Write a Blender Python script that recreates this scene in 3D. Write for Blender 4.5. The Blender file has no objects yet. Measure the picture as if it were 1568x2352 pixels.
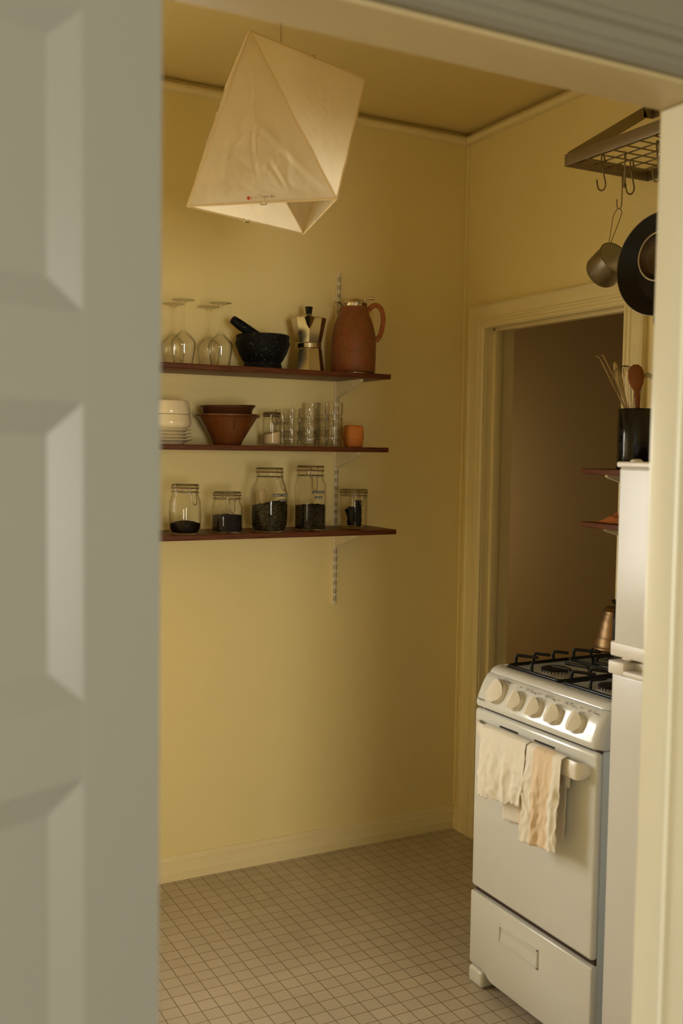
import bpy, bmesh, math, random
from math import sin, cos, pi, radians, sqrt, atan2
from mathutils import Vector, Matrix, noise

SC = bpy.context.scene
COL = SC.collection
random.seed(7)

# ------------------------------------------------------------------ camera
F_PX = 2358.8
CAM_POS = Vector((-2.3644, -3.4155, 1.5329))
YAW, PITCH, ROLL = 0.4898, 0.0608, 0.0144
cam_data = bpy.data.cameras.new('camera')
cam_data.sensor_fit = 'VERTICAL'
cam_data.sensor_height = 36.0
cam_data.sensor_width = 24.0
cam_data.lens = F_PX * 36.0 / 2352.0
cam_data.clip_start = 0.02
cam_data.dof.use_dof = True
cam_data.dof.focus_distance = 3.15
cam_data.dof.aperture_fstop = 3.0
cam = bpy.data.objects.new('camera', cam_data)
COL.objects.link(cam)
fw = Vector((sin(YAW) * cos(PITCH), cos(YAW) * cos(PITCH), -sin(PITCH)))
rt = Vector((cos(YAW), -sin(YAW), 0.0))
up = rt.cross(fw)
rt2 = rt * cos(ROLL) + up * sin(ROLL)
up2 = up * cos(ROLL) - rt * sin(ROLL)
cam.matrix_world = Matrix(((rt2.x, up2.x, -fw.x, CAM_POS.x),
                           (rt2.y, up2.y, -fw.y, CAM_POS.y),
                           (rt2.z, up2.z, -fw.z, CAM_POS.z),
                           (0, 0, 0, 1)))
SC.camera = cam

# ------------------------------------------------------------------ view, world, daylight
SC.view_settings.view_transform = 'Standard'
SC.view_settings.look = 'None'
SC.view_settings.gamma = 1.0
SC.view_settings.use_curve_mapping = False
SC.view_settings.exposure = 0.0
SC.cycles.transparent_max_bounces = 32

world = bpy.data.worlds.new('world')
SC.world = world
world.use_nodes = True
wn = world.node_tree.nodes
wn['Background'].inputs['Color'].default_value = (0.80, 0.85, 0.80, 1)
wn['Background'].inputs['Strength'].default_value = 0.30


def area_light(name, loc, direction, sx, sy, watts, color):
    d = bpy.data.lights.new(name, 'AREA')
    d.shape = 'RECTANGLE'
    d.size, d.size_y = sx, sy
    d.energy = watts
    d.color = color
    o = bpy.data.objects.new(name, d)
    COL.objects.link(o)
    o.location = loc
    o.rotation_euler = Vector(direction).to_track_quat('-Z', 'Y').to_euler()
    return o


# daylight standing in the kitchen window, and in the two windows of the room behind the camera
area_light('kitchen_window_daylight', (-2.17, 0.105, 1.38), (0, -1, 0), 0.80, 1.06, 50.0, (1.0, 0.985, 0.95))
area_light('hall_window_daylight', (-2.28, -6.17, 1.30), (0, 1, 0), 0.80, 1.42, 77.0, (1.0, 0.95, 0.82))
area_light('side_window_daylight', (-4.17, -4.05, 1.45), (1, 0, 0), 1.10, 1.42, 3.5, (0.98, 0.97, 0.80))
area_light('hallway_fill_light', (0.60, 2.45, 1.15), (0.25, -1, -0.1), 0.6, 1.0, 8.0, (1.0, 0.86, 0.62))  # added fill to brighten the hallway; no window is built there

# ------------------------------------------------------------------ materials


def new_mat(name):
    m = bpy.data.materials.new(name)
    m.use_nodes = True
    return m, m.node_tree, m.node_tree.nodes['Principled BSDF']


def P(name, col, rough=0.5, metal=0.0, coat=0.0, var=0.0, vscale=8.0, bump=0.0, bscale=60.0, spec=0.5, col2=None):
    m, nt, b = new_mat(name)
    b.inputs['Base Color'].default_value = (*col, 1)
    b.inputs['Roughness'].default_value = rough
    b.inputs['Metallic'].default_value = metal
    b.inputs['Coat Weight'].default_value = coat
    b.inputs['Coat Roughness'].default_value = 0.08
    b.inputs['Specular IOR Level'].default_value = spec
    tc = nt.nodes.new('ShaderNodeTexCoord')
    if var > 0 or col2:
        n = nt.nodes.new('ShaderNodeTexNoise')
        n.inputs['Scale'].default_value = vscale
        n.inputs['Detail'].default_value = 4
        nt.links.new(tc.outputs['Object'], n.inputs['Vector'])
        mx = nt.nodes.new('ShaderNodeMix')
        mx.data_type = 'RGBA'
        c2 = col2 if col2 else tuple(max(0, c * (1 - var)) for c in col)
        c1 = col if col2 else tuple(min(1, c * (1 + var)) for c in col)
        mx.inputs[6].default_value = (*c1, 1)
        mx.inputs[7].default_value = (*c2, 1)
        nt.links.new(n.outputs['Fac'], mx.inputs[0])
        nt.links.new(mx.outputs[2], b.inputs['Base Color'])
    if bump > 0:
        n = nt.nodes.new('ShaderNodeTexNoise')
        n.inputs['Scale'].default_value = bscale
        n.inputs['Detail'].default_value = 3
        nt.links.new(tc.outputs['Object'], n.inputs['Vector'])
        bp = nt.nodes.new('ShaderNodeBump')
        bp.inputs['Strength'].default_value = bump
        bp.inputs['Distance'].default_value = 0.004
        nt.links.new(n.outputs['Fac'], bp.inputs['Height'])
        nt.links.new(bp.outputs['Normal'], b.inputs['Normal'])
    return m


def thin_glass(name, tint, edge, fres=1.45, rough=0.02, refl=0.30, power=4.5):
    m, nt, b = new_mat(name)
    nt.nodes.remove(b)
    out = nt.nodes['Material Output']
    tr = nt.nodes.new('ShaderNodeBsdfTransparent')
    gl = nt.nodes.new('ShaderNodeBsdfGlossy')
    gl.inputs['Roughness'].default_value = rough
    gl.inputs['Color'].default_value = (1, 1, 1, 1)
    lw = nt.nodes.new('ShaderNodeLayerWeight')
    lw.inputs['Blend'].default_value = 0.5
    pw = nt.nodes.new('ShaderNodeMath')
    pw.operation = 'POWER'
    pw.inputs[1].default_value = power
    nt.links.new(lw.outputs['Facing'], pw.inputs[0])
    mx = nt.nodes.new('ShaderNodeMix')
    mx.data_type = 'RGBA'
    mx.inputs[6].default_value = (*tint, 1)
    mx.inputs[7].default_value = (*edge, 1)
    nt.links.new(pw.outputs[0], mx.inputs[0])
    nt.links.new(mx.outputs[2], tr.inputs['Color'])
    sh = nt.nodes.new('ShaderNodeMixShader')
    p5 = nt.nodes.new('ShaderNodeMath')
    p5.operation = 'POWER'
    p5.inputs[1].default_value = 5.0
    nt.links.new(lw.outputs['Facing'], p5.inputs[0])
    f0 = refl * ((fres - 1) / (fres + 1)) ** 2
    ma = nt.nodes.new('ShaderNodeMath')
    ma.operation = 'MULTIPLY_ADD'
    ma.inputs[1].default_value = 0.85
    ma.inputs[2].default_value = f0
    nt.links.new(p5.outputs[0], ma.inputs[0])
    nt.links.new(ma.outputs[0], sh.inputs['Fac'])
    nt.links.new(tr.outputs[0], sh.inputs[1])
    nt.links.new(gl.outputs[0], sh.inputs[2])
    nt.links.new(sh.outputs[0], out.inputs['Surface'])
    return m


def tile_mat():
    m, nt, b = new_mat('floor_tile')
    tc = nt.nodes.new('ShaderNodeTexCoord')
    mp = nt.nodes.new('ShaderNodeMapping')
    mp.inputs['Location'].default_value = (-0.0143 + 100 * 0.0508, -0.0088 + 100 * 0.0508, 0)
    br = nt.nodes.new('ShaderNodeTexBrick')
    br.offset = 0.0
    br.squash = 1.0
    br.inputs['Scale'].default_value = 1.0
    br.inputs['Brick Width'].default_value = 0.0508
    br.inputs['Row Height'].default_value = 0.0508
    br.inputs['Mortar Size'].default_value = 0.0013
    br.inputs['Mortar Smooth'].default_value = 0.12
    br.inputs['Bias'].default_value = 0.0
    br.inputs['Color1'].default_value = (0.61, 0.515, 0.395, 1)
    br.inputs['Color2'].default_value = (0.55, 0.46, 0.35, 1)
    br.inputs['Mortar'].default_value = (0.20, 0.13, 0.06, 1)
    nt.links.new(tc.outputs['Object'], mp.inputs['Vector'])
    nt.links.new(mp.outputs['Vector'], br.inputs['Vector'])
    n = nt.nodes.new('ShaderNodeTexNoise')
    n.inputs['Scale'].default_value = 3.0
    n.inputs['Detail'].default_value = 5
    nt.links.new(tc.outputs['Object'], n.inputs['Vector'])
    mx = nt.nodes.new('ShaderNodeMix')
    mx.data_type = 'RGBA'
    mx.blend_type = 'MULTIPLY'
    mx.inputs[0].default_value = 0.35
    nt.links.new(br.outputs['Color'], mx.inputs[6])
    nt.links.new(n.outputs['Fac'], mx.inputs[7])
    nt.links.new(mx.outputs[2], b.inputs['Base Color'])
    b.inputs['Roughness'].default_value = 0.38
    bp = nt.nodes.new('ShaderNodeBump')
    bp.invert = True
    bp.inputs['Strength'].default_value = 0.5
    bp.inputs['Distance'].default_value = 0.0012
    nt.links.new(br.outputs['Fac'], bp.inputs['Height'])
    nt.links.new(bp.outputs['Normal'], b.inputs['Normal'])
    return m


def ply_mat(name, dark, light, face):
    """stained birch ply: layered stripes on the edges, one plain veneer on top and underneath"""
    m, nt, b = new_mat(name)
    tc = nt.nodes.new('ShaderNodeTexCoord')
    sp = nt.nodes.new('ShaderNodeSeparateXYZ')
    nt.links.new(tc.outputs['Object'], sp.inputs['Vector'])
    n = nt.nodes.new('ShaderNodeTexNoise')
    n.inputs['Scale'].default_value = 14.0
    n.inputs['Detail'].default_value = 6
    mp = nt.nodes.new('ShaderNodeMapping')
    mp.inputs['Scale'].default_value = (1, 1, 30)
    nt.links.new(tc.outputs['Object'], mp.inputs['Vector'])
    nt.links.new(mp.outputs['Vector'], n.inputs['Vector'])
    ml = nt.nodes.new('ShaderNodeMath')
    ml.operation = 'MULTIPLY_ADD'
    ml.inputs[1].default_value = 2 * pi / 0.0040
    nt.links.new(sp.outputs['Z'], ml.inputs[0])
    nt.links.new(n.outputs['Fac'], ml.inputs[2])
    sn = nt.nodes.new('ShaderNodeMath')
    sn.operation = 'SINE'
    nt.links.new(ml.outputs[0], sn.inputs[0])
    rp = nt.nodes.new('ShaderNodeValToRGB')
    rp.color_ramp.elements[0].position = 0.45
    rp.color_ramp.elements[0].color = (*dark, 1)
    rp.color_ramp.elements[1].position = 0.95
    rp.color_ramp.elements[1].color = (*light, 1)
    nm = nt.nodes.new('ShaderNodeMath')
    nm.operation = 'MULTIPLY_ADD'
    nm.inputs[1].default_value = 0.42
    nm.inputs[2].default_value = 0.0
    nt.links.new(sn.outputs[0], nm.inputs[0])
    ad = nt.nodes.new('ShaderNodeMath')
    ad.operation = 'ADD'
    nt.links.new(nm.outputs[0], ad.inputs[0])
    nt.links.new(n.outputs['Fac'], ad.inputs[1])
    nt.links.new(ad.outputs[0], rp.inputs['Fac'])
    geo = nt.nodes.new('ShaderNodeNewGeometry')
    s2 = nt.nodes.new('ShaderNodeSeparateXYZ')
    nt.links.new(geo.outputs['Normal'], s2.inputs['Vector'])
    ab = nt.nodes.new('ShaderNodeMath')
    ab.operation = 'ABSOLUTE'
    nt.links.new(s2.outputs['Z'], ab.inputs[0])
    gt = nt.nodes.new('ShaderNodeMath')
    gt.operation = 'GREATER_THAN'
    gt.inputs[1].default_value = 0.7
    nt.links.new(ab.outputs[0], gt.inputs[0])
    gm = nt.nodes.new('ShaderNodeMapping')
    gm.inputs['Scale'].default_value = (2.0, 40, 1)
    nt.links.new(tc.outputs['Object'], gm.inputs['Vector'])
    gn = nt.nodes.new('ShaderNodeTexNoise')
    gn.inputs['Scale'].default_value = 3.0
    gn.inputs['Detail'].default_value = 5
    nt.links.new(gm.outputs['Vector'], gn.inputs['Vector'])
    fc = nt.nodes.new('ShaderNodeMix')
    fc.data_type = 'RGBA'
    fc.inputs[6].default_value = (*[c * 0.75 for c in face], 1)
    fc.inputs[7].default_value = (*[c * 1.25 for c in face], 1)
    nt.links.new(gn.outputs['Fac'], fc.inputs[0])
    mx = nt.nodes.new('ShaderNodeMix')
    mx.data_type = 'RGBA'
    nt.links.new(gt.outputs[0], mx.inputs[0])
    nt.links.new(rp.outputs['Color'], mx.inputs[6])
    nt.links.new(fc.outputs[2], mx.inputs[7])
    nt.links.new(mx.outputs[2], b.inputs['Base Color'])
    b.inputs['Roughness'].default_value = 0.42
    b.inputs['Specular IOR Level'].default_value = 0.25
    return m


def rattan_mat():
    m, nt, b = new_mat('woven_rattan')
    uv = nt.nodes.new('ShaderNodeUVMap')
    br = nt.nodes.new('ShaderNodeTexBrick')
    br.offset = 0.0
    br.inputs['Scale'].default_value = 1.0
    br.inputs['Brick Width'].default_value = 0.0030
    br.inputs['Row Height'].default_value = 0.0047
    br.inputs['Mortar Size'].default_value = 0.0005
    br.inputs['Mortar Smooth'].default_value = 0.9
    br.inputs['Color1'].default_value = (0.62, 0.215, 0.060, 1)
    br.inputs['Color2'].default_value = (0.44, 0.135, 0.036, 1)
    br.inputs['Mortar'].default_value = (0.03, 0.007, 0.003, 1)
    nt.links.new(uv.outputs['UV'], br.inputs['Vector'])
    n = nt.nodes.new('ShaderNodeTexNoise')
    n.inputs['Scale'].default_value = 26
    tc = nt.nodes.new('ShaderNodeTexCoord')
    nt.links.new(tc.outputs['Object'], n.inputs['Vector'])
    mx = nt.nodes.new('ShaderNodeMix')
    mx.data_type = 'RGBA'
    mx.blend_type = 'MULTIPLY'
    mx.inputs[0].default_value = 0.45
    nt.links.new(br.outputs['Color'], mx.inputs[6])
    nt.links.new(n.outputs['Color'], mx.inputs[7])
    # the horizontal cane rows sit in darker gaps
    sx = nt.nodes.new('ShaderNodeSeparateXYZ')
    nt.links.new(uv.outputs['UV'], sx.inputs['Vector'])
    ph_ = nt.nodes.new('ShaderNodeMath')
    ph_.operation = 'MULTIPLY'
    ph_.inputs[1].default_value = pi / 0.0047
    nt.links.new(sx.outputs['Y'], ph_.inputs[0])
    si = nt.nodes.new('ShaderNodeMath')
    si.operation = 'SINE'
    nt.links.new(ph_.outputs[0], si.inputs[0])
    ab = nt.nodes.new('ShaderNodeMath')
    ab.operation = 'ABSOLUTE'
    nt.links.new(si.outputs[0], ab.inputs[0])
    rw = nt.nodes.new('ShaderNodeMapRange')
    rw.inputs['To Min'].default_value = 0.16
    rw.inputs['To Max'].default_value = 1.15
    nt.links.new(ab.outputs[0], rw.inputs['Value'])
    m2 = nt.nodes.new('ShaderNodeMix')
    m2.data_type = 'RGBA'
    m2.blend_type = 'MULTIPLY'
    m2.inputs[0].default_value = 1.0
    nt.links.new(mx.outputs[2], m2.inputs[6])
    nt.links.new(rw.outputs['Result'], m2.inputs[7])
    nt.links.new(m2.outputs[2], b.inputs['Base Color'])
    b.inputs['Roughness'].default_value = 0.45
    bp = nt.nodes.new('ShaderNodeBump')
    bp.invert = True
    bp.inputs['Strength'].default_value = 0.9
    bp.inputs['Distance'].default_value = 0.0016
    nt.links.new(br.outputs['Fac'], bp.inputs['Height'])
    nt.links.new(bp.outputs['Normal'], b.inputs['Normal'])
    return m


def speckle_mat(name, base, speck, scale, lo, hi, rough):
    m, nt, b = new_mat(name)
    tc = nt.nodes.new('ShaderNodeTexCoord')
    n = nt.nodes.new('ShaderNodeTexNoise')
    n.inputs['Scale'].default_value = scale
    n.inputs['Detail'].default_value = 3
    n.inputs['Roughness'].default_value = 0.7
    nt.links.new(tc.outputs['Object'], n.inputs['Vector'])
    rp = nt.nodes.new('ShaderNodeValToRGB')
    rp.color_ramp.elements[0].position = lo
    rp.color_ramp.elements[0].color = (*base, 1)
    rp.color_ramp.elements[1].position = hi
    rp.color_ramp.elements[1].color = (*speck, 1)
    nt.links.new(n.outputs['Fac'], rp.inputs['Fac'])
    nt.links.new(rp.outputs['Color'], b.inputs['Base Color'])
    b.inputs['Roughness'].default_value = rough
    return m


def paper_mat():
    m, nt, b = new_mat('washi_paper')
    nt.nodes.remove(b)
    out = nt.nodes['Material Output']
    tc = nt.nodes.new('ShaderNodeTexCoord')
    n = nt.nodes.new('ShaderNodeTexNoise')
    n.inputs['Scale'].default_value = 9
    n.inputs['Detail'].default_value = 6
    nt.links.new(tc.outputs['Object'], n.inputs['Vector'])
    mx = nt.nodes.new('ShaderNodeMix')
    mx.data_type = 'RGBA'
    mx.inputs[6].default_value = (0.90, 0.81, 0.61, 1)
    mx.inputs[7].default_value = (0.85, 0.74, 0.52, 1)
    nt.links.new(n.outputs['Fac'], mx.inputs[0])
    df = nt.nodes.new('ShaderNodeBsdfDiffuse')
    tl = nt.nodes.new('ShaderNodeBsdfTranslucent')
    nt.links.new(mx.outputs[2], df.inputs['Color'])
    nt.links.new(mx.outputs[2], tl.inputs['Color'])
    bn = nt.nodes.new('ShaderNodeTexNoise')
    bn.inputs['Scale'].default_value = 22
    bn.inputs['Detail'].default_value = 5
    nt.links.new(tc.outputs['Object'], bn.inputs['Vector'])
    bp = nt.nodes.new('ShaderNodeBump')
    bp.inputs['Strength'].default_value = 0.35
    bp.inputs['Distance'].default_value = 0.01
    nt.links.new(bn.outputs['Fac'], bp.inputs['Height'])
    nt.links.new(bp.outputs['Normal'], df.inputs['Normal'])
    nt.links.new(bp.outputs['Normal'], tl.inputs['Normal'])
    sh = nt.nodes.new('ShaderNodeMixShader')
    sh.inputs['Fac'].default_value = 0.72
    nt.links.new(df.outputs[0], sh.inputs[1])
    nt.links.new(tl.outputs[0], sh.inputs[2])
    nt.links.new(sh.outputs[0], out.inputs['Surface'])
    return m


def towel_mat(name, base, strip, edges):
    """cloth; edges: list of (u0, u1) bands across the width that are woven white"""
    m, nt, b = new_mat(name)
    uv = nt.nodes.new('ShaderNodeUVMap')
    sp = nt.nodes.new('ShaderNodeSeparateXYZ')
    nt.links.new(uv.outputs['UV'], sp.inputs['Vector'])
    n = nt.nodes.new('ShaderNodeTexNoise')
    n.inputs['Scale'].default_value = 7
    n.inputs['Detail'].default_value = 3
    nt.links.new(uv.outputs['UV'], n.inputs['Vector'])
    ad = nt.nodes.new('ShaderNodeMath')
    ad.operation = 'MULTIPLY_ADD'
    ad.inputs[1].default_value = 0.14
    nt.links.new(n.outputs['Fac'], ad.inputs[0])
    nt.links.new(sp.outputs['X'], ad.inputs[2])
    rp = nt.nodes.new('ShaderNodeValToRGB')
    els = rp.color_ramp.elements
    els[0].position = 0.0
    els[0].color = (*(strip if edges and edges[0][0] <= 0 else base), 1)
    els[1].position = 1.0
    els[1].color = (*(strip if edges and edges[-1][1] >= 1 else base), 1)
    for (a, c) in edges:
        if a > 0:
            e = els.new(a - 0.03); e.color = (*base, 1)
            e = els.new(a + 0.03); e.color = (*strip, 1)
        if c < 1:
            e = els.new(c - 0.03); e.color = (*strip, 1)
            e = els.new(c + 0.03); e.color = (*base, 1)
    nt.links.new(ad.outputs[0], rp.inputs['Fac'])
    nt.links.new(rp.outputs['Color'], b.inputs['Base Color'])
    b.inputs['Roughness'].default_value = 0.9
    b.inputs['Sheen Weight'].default_value = 0.2
    wv = nt.nodes.new('ShaderNodeTexNoise')
    wv.inputs['Scale'].default_value = 90
    nt.links.new(uv.outputs['UV'], wv.inputs['Vector'])
    bp = nt.nodes.new('ShaderNodeBump')
    bp.inputs['Strength'].default_value = 0.25
    bp.inputs['Distance'].default_value = 0.001
    nt.links.new(wv.outputs['Fac'], bp.inputs['Height'])
    nt.links.new(bp.outputs['Normal'], b.inputs['Normal'])
    return m


def mesh_metal():
    """perforated sheet: rows of small round holes"""
    m, nt, b = new_mat('perforated_steel')
    b.inputs['Base Color'].default_value = (0.28, 0.235, 0.175, 1)
    b.inputs['Metallic'].default_value = 1.0
    b.inputs['Roughness'].default_value = 0.38
    uv = nt.nodes.new('ShaderNodeUVMap')
    vo = nt.nodes.new('ShaderNodeTexVoronoi')
    vo.inputs['Scale'].default_value = 300
    vo.inputs['Randomness'].default_value = 0.0
    nt.links.new(uv.outputs['UV'], vo.inputs['Vector'])
    gt = nt.nodes.new('ShaderNodeMath')
    gt.operation = 'GREATER_THAN'
    gt.inputs[1].default_value = 0.26
    nt.links.new(vo.outputs['Distance'], gt.inputs[0])
    nt.links.new(gt.outputs[0], b.inputs['Alpha'])
    return m


M = {}
M['wall'] = P('yellow_wall_paint', (0.85, 0.700, 0.335), 0.55, var=0.025, vscale=2.0, bump=0.05, bscale=25)
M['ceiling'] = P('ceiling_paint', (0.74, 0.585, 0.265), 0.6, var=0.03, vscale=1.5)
M['trim'] = P('yellow_trim_gloss', (0.82, 0.69, 0.39), 0.32, var=0.02, vscale=6, bump=0.04, bscale=14)
M['jamb'] = P('cream_jamb_gloss', (0.91, 0.86, 0.68), 0.20, var=0.02, vscale=6, bump=0.10, bscale=18)
M['room_white'] = P('grey_white_paint', (0.62, 0.61, 0.53), 0.6)
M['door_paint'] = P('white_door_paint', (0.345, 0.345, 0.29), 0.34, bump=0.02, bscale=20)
M['casing_shaded'] = P('shaded_door_paint', (0.235, 0.215, 0.155), 0.36)  # door paint darkened: dimmer light on the casing is put into the colour
M['soffit'] = P('shaded_trim_paint', (0.56, 0.44, 0.215), 0.45)  # trim paint darkened: the shade on the underside is put into the colour
M['rattan_wrap'] = P('rattan_wrap', (0.40, 0.125, 0.034), 0.5, var=0.25, vscale=90)
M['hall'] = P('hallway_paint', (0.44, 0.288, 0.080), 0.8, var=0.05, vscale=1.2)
M['wood_floor'] = P('wood_floor', (0.30, 0.19, 0.10), 0.45, var=0.2, vscale=5)
M['tile'] = tile_mat()
M['ply'] = ply_mat('stained_ply', (0.045, 0.010, 0.0035), (0.27, 0.090, 0.030), (0.115, 0.031, 0.0075))
M['white_metal'] = P('cream_painted_steel', (0.80, 0.70, 0.47), 0.42)
M['slot'] = P('dark_slot', (0.05, 0.025, 0.015), 0.8)
M['enamel'] = P('white_enamel', (0.69, 0.685, 0.645), 0.15, coat=0.3)
M['enamel_cool_lit'] = P('white_enamel_cool_lit', (0.62, 0.68, 0.72), 0.3)  # bluer copy of the enamel, with the cool room light painted in
M['knob'] = P('ivory_plastic', (0.82, 0.755, 0.65), 0.28)
M['fridge'] = P('white_fridge_paint', (0.66, 0.64, 0.595), 0.30, bump=0.03, bscale=90)
M['fridge_trim'] = P('white_fridge_plastic', (0.74, 0.69, 0.63), 0.34)
M['black_iron'] = P('black_enamelled_iron', (0.005, 0.005, 0.005), 0.35, spec=0.3)
M['burner_cap'] = P('burner_cap_black', (0.008, 0.007, 0.006), 0.6, spec=0.2)
M['alu'] = P('burner_aluminium', (0.55, 0.51, 0.44), 0.4, metal=0.35)
M['print'] = P('grey_print', (0.07, 0.06, 0.05), 0.6, spec=0.1)
M['steel'] = P('polished_steel', (0.62, 0.56, 0.46), 0.16, metal=1.0)
M['moka_metal'] = P('cast_aluminium', (0.66, 0.60, 0.48), 0.20, metal=1.0)
M['wire'] = P('steel_wire', (0.25, 0.20, 0.14), 0.3, metal=1.0)
M['rack'] = P('rack_steel', (0.30, 0.25, 0.18), 0.42, metal=0.85)
M['black_plastic'] = P('black_plastic', (0.005, 0.005, 0.005), 0.4, spec=0.25)
M['granite'] = speckle_mat('black_granite', (0.003, 0.003, 0.003), (0.15, 0.14, 0.12), 150, 0.60, 0.74, 0.65)
M['granite'].node_tree.nodes['Principled BSDF'].inputs['Specular IOR Level'].default_value = 0.2
M['rattan'] = rattan_mat()
M['brown_glaze'] = P('brown_stoneware', (0.19, 0.062, 0.014), 0.30, coat=0.15, col2=(0.115, 0.032, 0.008), vscale=70)
M['dark_glaze'] = P('dark_brown_stoneware', (0.075, 0.026, 0.009), 0.28, coat=0.2, var=0.3, vscale=30)
M['cream_glaze'] = P('cream_stoneware', (0.80, 0.68, 0.46), 0.18, coat=0.3)
M['orange_leather'] = P('orange_woven_leather', (0.62, 0.20, 0.030), 0.6, var=0.2, vscale=60, bump=0.5, bscale=160)
M['orange_cloth'] = P('orange_cotton', (0.62, 0.20, 0.045), 0.9, var=0.15, vscale=80)
M['glass'] = thin_glass('clear_glass', (0.990, 0.987, 0.975), (0.40, 0.34, 0.21))
M['glass_clear'] = thin_glass('clear_stemware', (0.992, 0.990, 0.982), (0.20, 0.16, 0.09), 1.5, 0.015, 0.9, 3.6)
M['glass_thick'] = thin_glass('clear_glass_base', (0.90, 0.87, 0.79), (0.28, 0.23, 0.13), 1.6)
M['window_glass'] = thin_glass('window_glass', (0.98, 0.98, 0.97), (0.8, 0.8, 0.78), 1.3)
M['rubber'] = P('brown_rubber', (0.16, 0.07, 0.03), 0.6)
M['coffee'] = P('ground_coffee', (0.007, 0.003, 0.002), 0.95, spec=0.05, var=0.5, vscale=300, bump=0.5, bscale=400)
M['beans'] = P('dark_roast_beans', (0.008, 0.004, 0.003), 0.6, spec=0.1, var=0.5, vscale=200, bump=1.0, bscale=180)
M['tea'] = speckle_mat('dry_tea', (0.010, 0.008, 0.003), (0.14, 0.105, 0.045), 190, 0.50, 0.76, 0.95)
M['tea'].node_tree.nodes['Principled BSDF'].inputs['Specular IOR Level'].default_value = 0.08
M['sugar'] = P('pale_sugar', (0.70, 0.54, 0.31), 0.8, bump=0.2, bscale=500)
M['charcoal'] = P('black_charcoal', (0.004, 0.0035, 0.003), 0.85, spec=0.1, bump=0.5, bscale=90)
M['label'] = P('black_label_tape', (0.012, 0.011, 0.014), 0.35)
M['label_text'] = P('white_embossed_letters', (0.70, 0.66, 0.56), 0.6)
M['paper'] = paper_mat()
M['cord'] = P('pale_cord', (0.45, 0.33, 0.16), 0.7)
M['paper_seam'] = P('paper_seam', (0.70, 0.52, 0.25), 0.8)
M['red_ink'] = P('red_ink', (0.55, 0.03, 0.02), 0.7)
M['ink'] = P('dark_ink', (0.10, 0.055, 0.03), 0.7)
M['copper'] = P('brushed_copper', (0.20, 0.125, 0.062), 0.40, metal=1.0)
M['pan'] = P('black_pan', (0.006, 0.005, 0.004), 0.36, spec=0.3)
M['perforated'] = mesh_metal()
M['rim_metal'] = P('pale_rim', (0.42, 0.33, 0.20), 0.4)
M['dark_steel'] = P('dark_steel', (0.10, 0.075, 0.055), 0.30, metal=0.8)
M['spoon'] = P('reddish_wood', (0.27, 0.085, 0.018), 0.5, spec=0.25, col2=(0.15, 0.045, 0.009), vscale=18)
M['pale_wood'] = P('pale_wood', (0.52, 0.38, 0.17), 0.55, var=0.1, vscale=30)
M['black_gloss'] = P('black_glazed', (0.004, 0.004, 0.004), 0.14, spec=0.4)
M['towel_white'] = towel_mat('white_embroidered_cotton', (0.84, 0.775, 0.66), (0.84, 0.775, 0.66), [])
M['towel_peach'] = towel_mat('peach_striped_cotton', (0.80, 0.62, 0.43), (0.86, 0.79, 0.68), [(0.0, 0.30), (0.84, 1.0)])
M['pipe_grey'] = P('grey_tin', (0.34, 0.30, 0.25), 0.4)
M['screw'] = P('zinc_screw', (0.35, 0.30, 0.22), 0.4, metal=1.0)
M['dirt'] = P('dark_floor_dirt', (0.09, 0.05, 0.03), 0.9)
M['blind'] = P('white_blind_slat', (0.80, 0.78, 0.70), 0.5)

# ------------------------------------------------------------------ mesh helpers


def wloc(o):
    v = Vector((0, 0, 0))
    while o is not None:
        v += o.location
        o = o.parent
    return v


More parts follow.
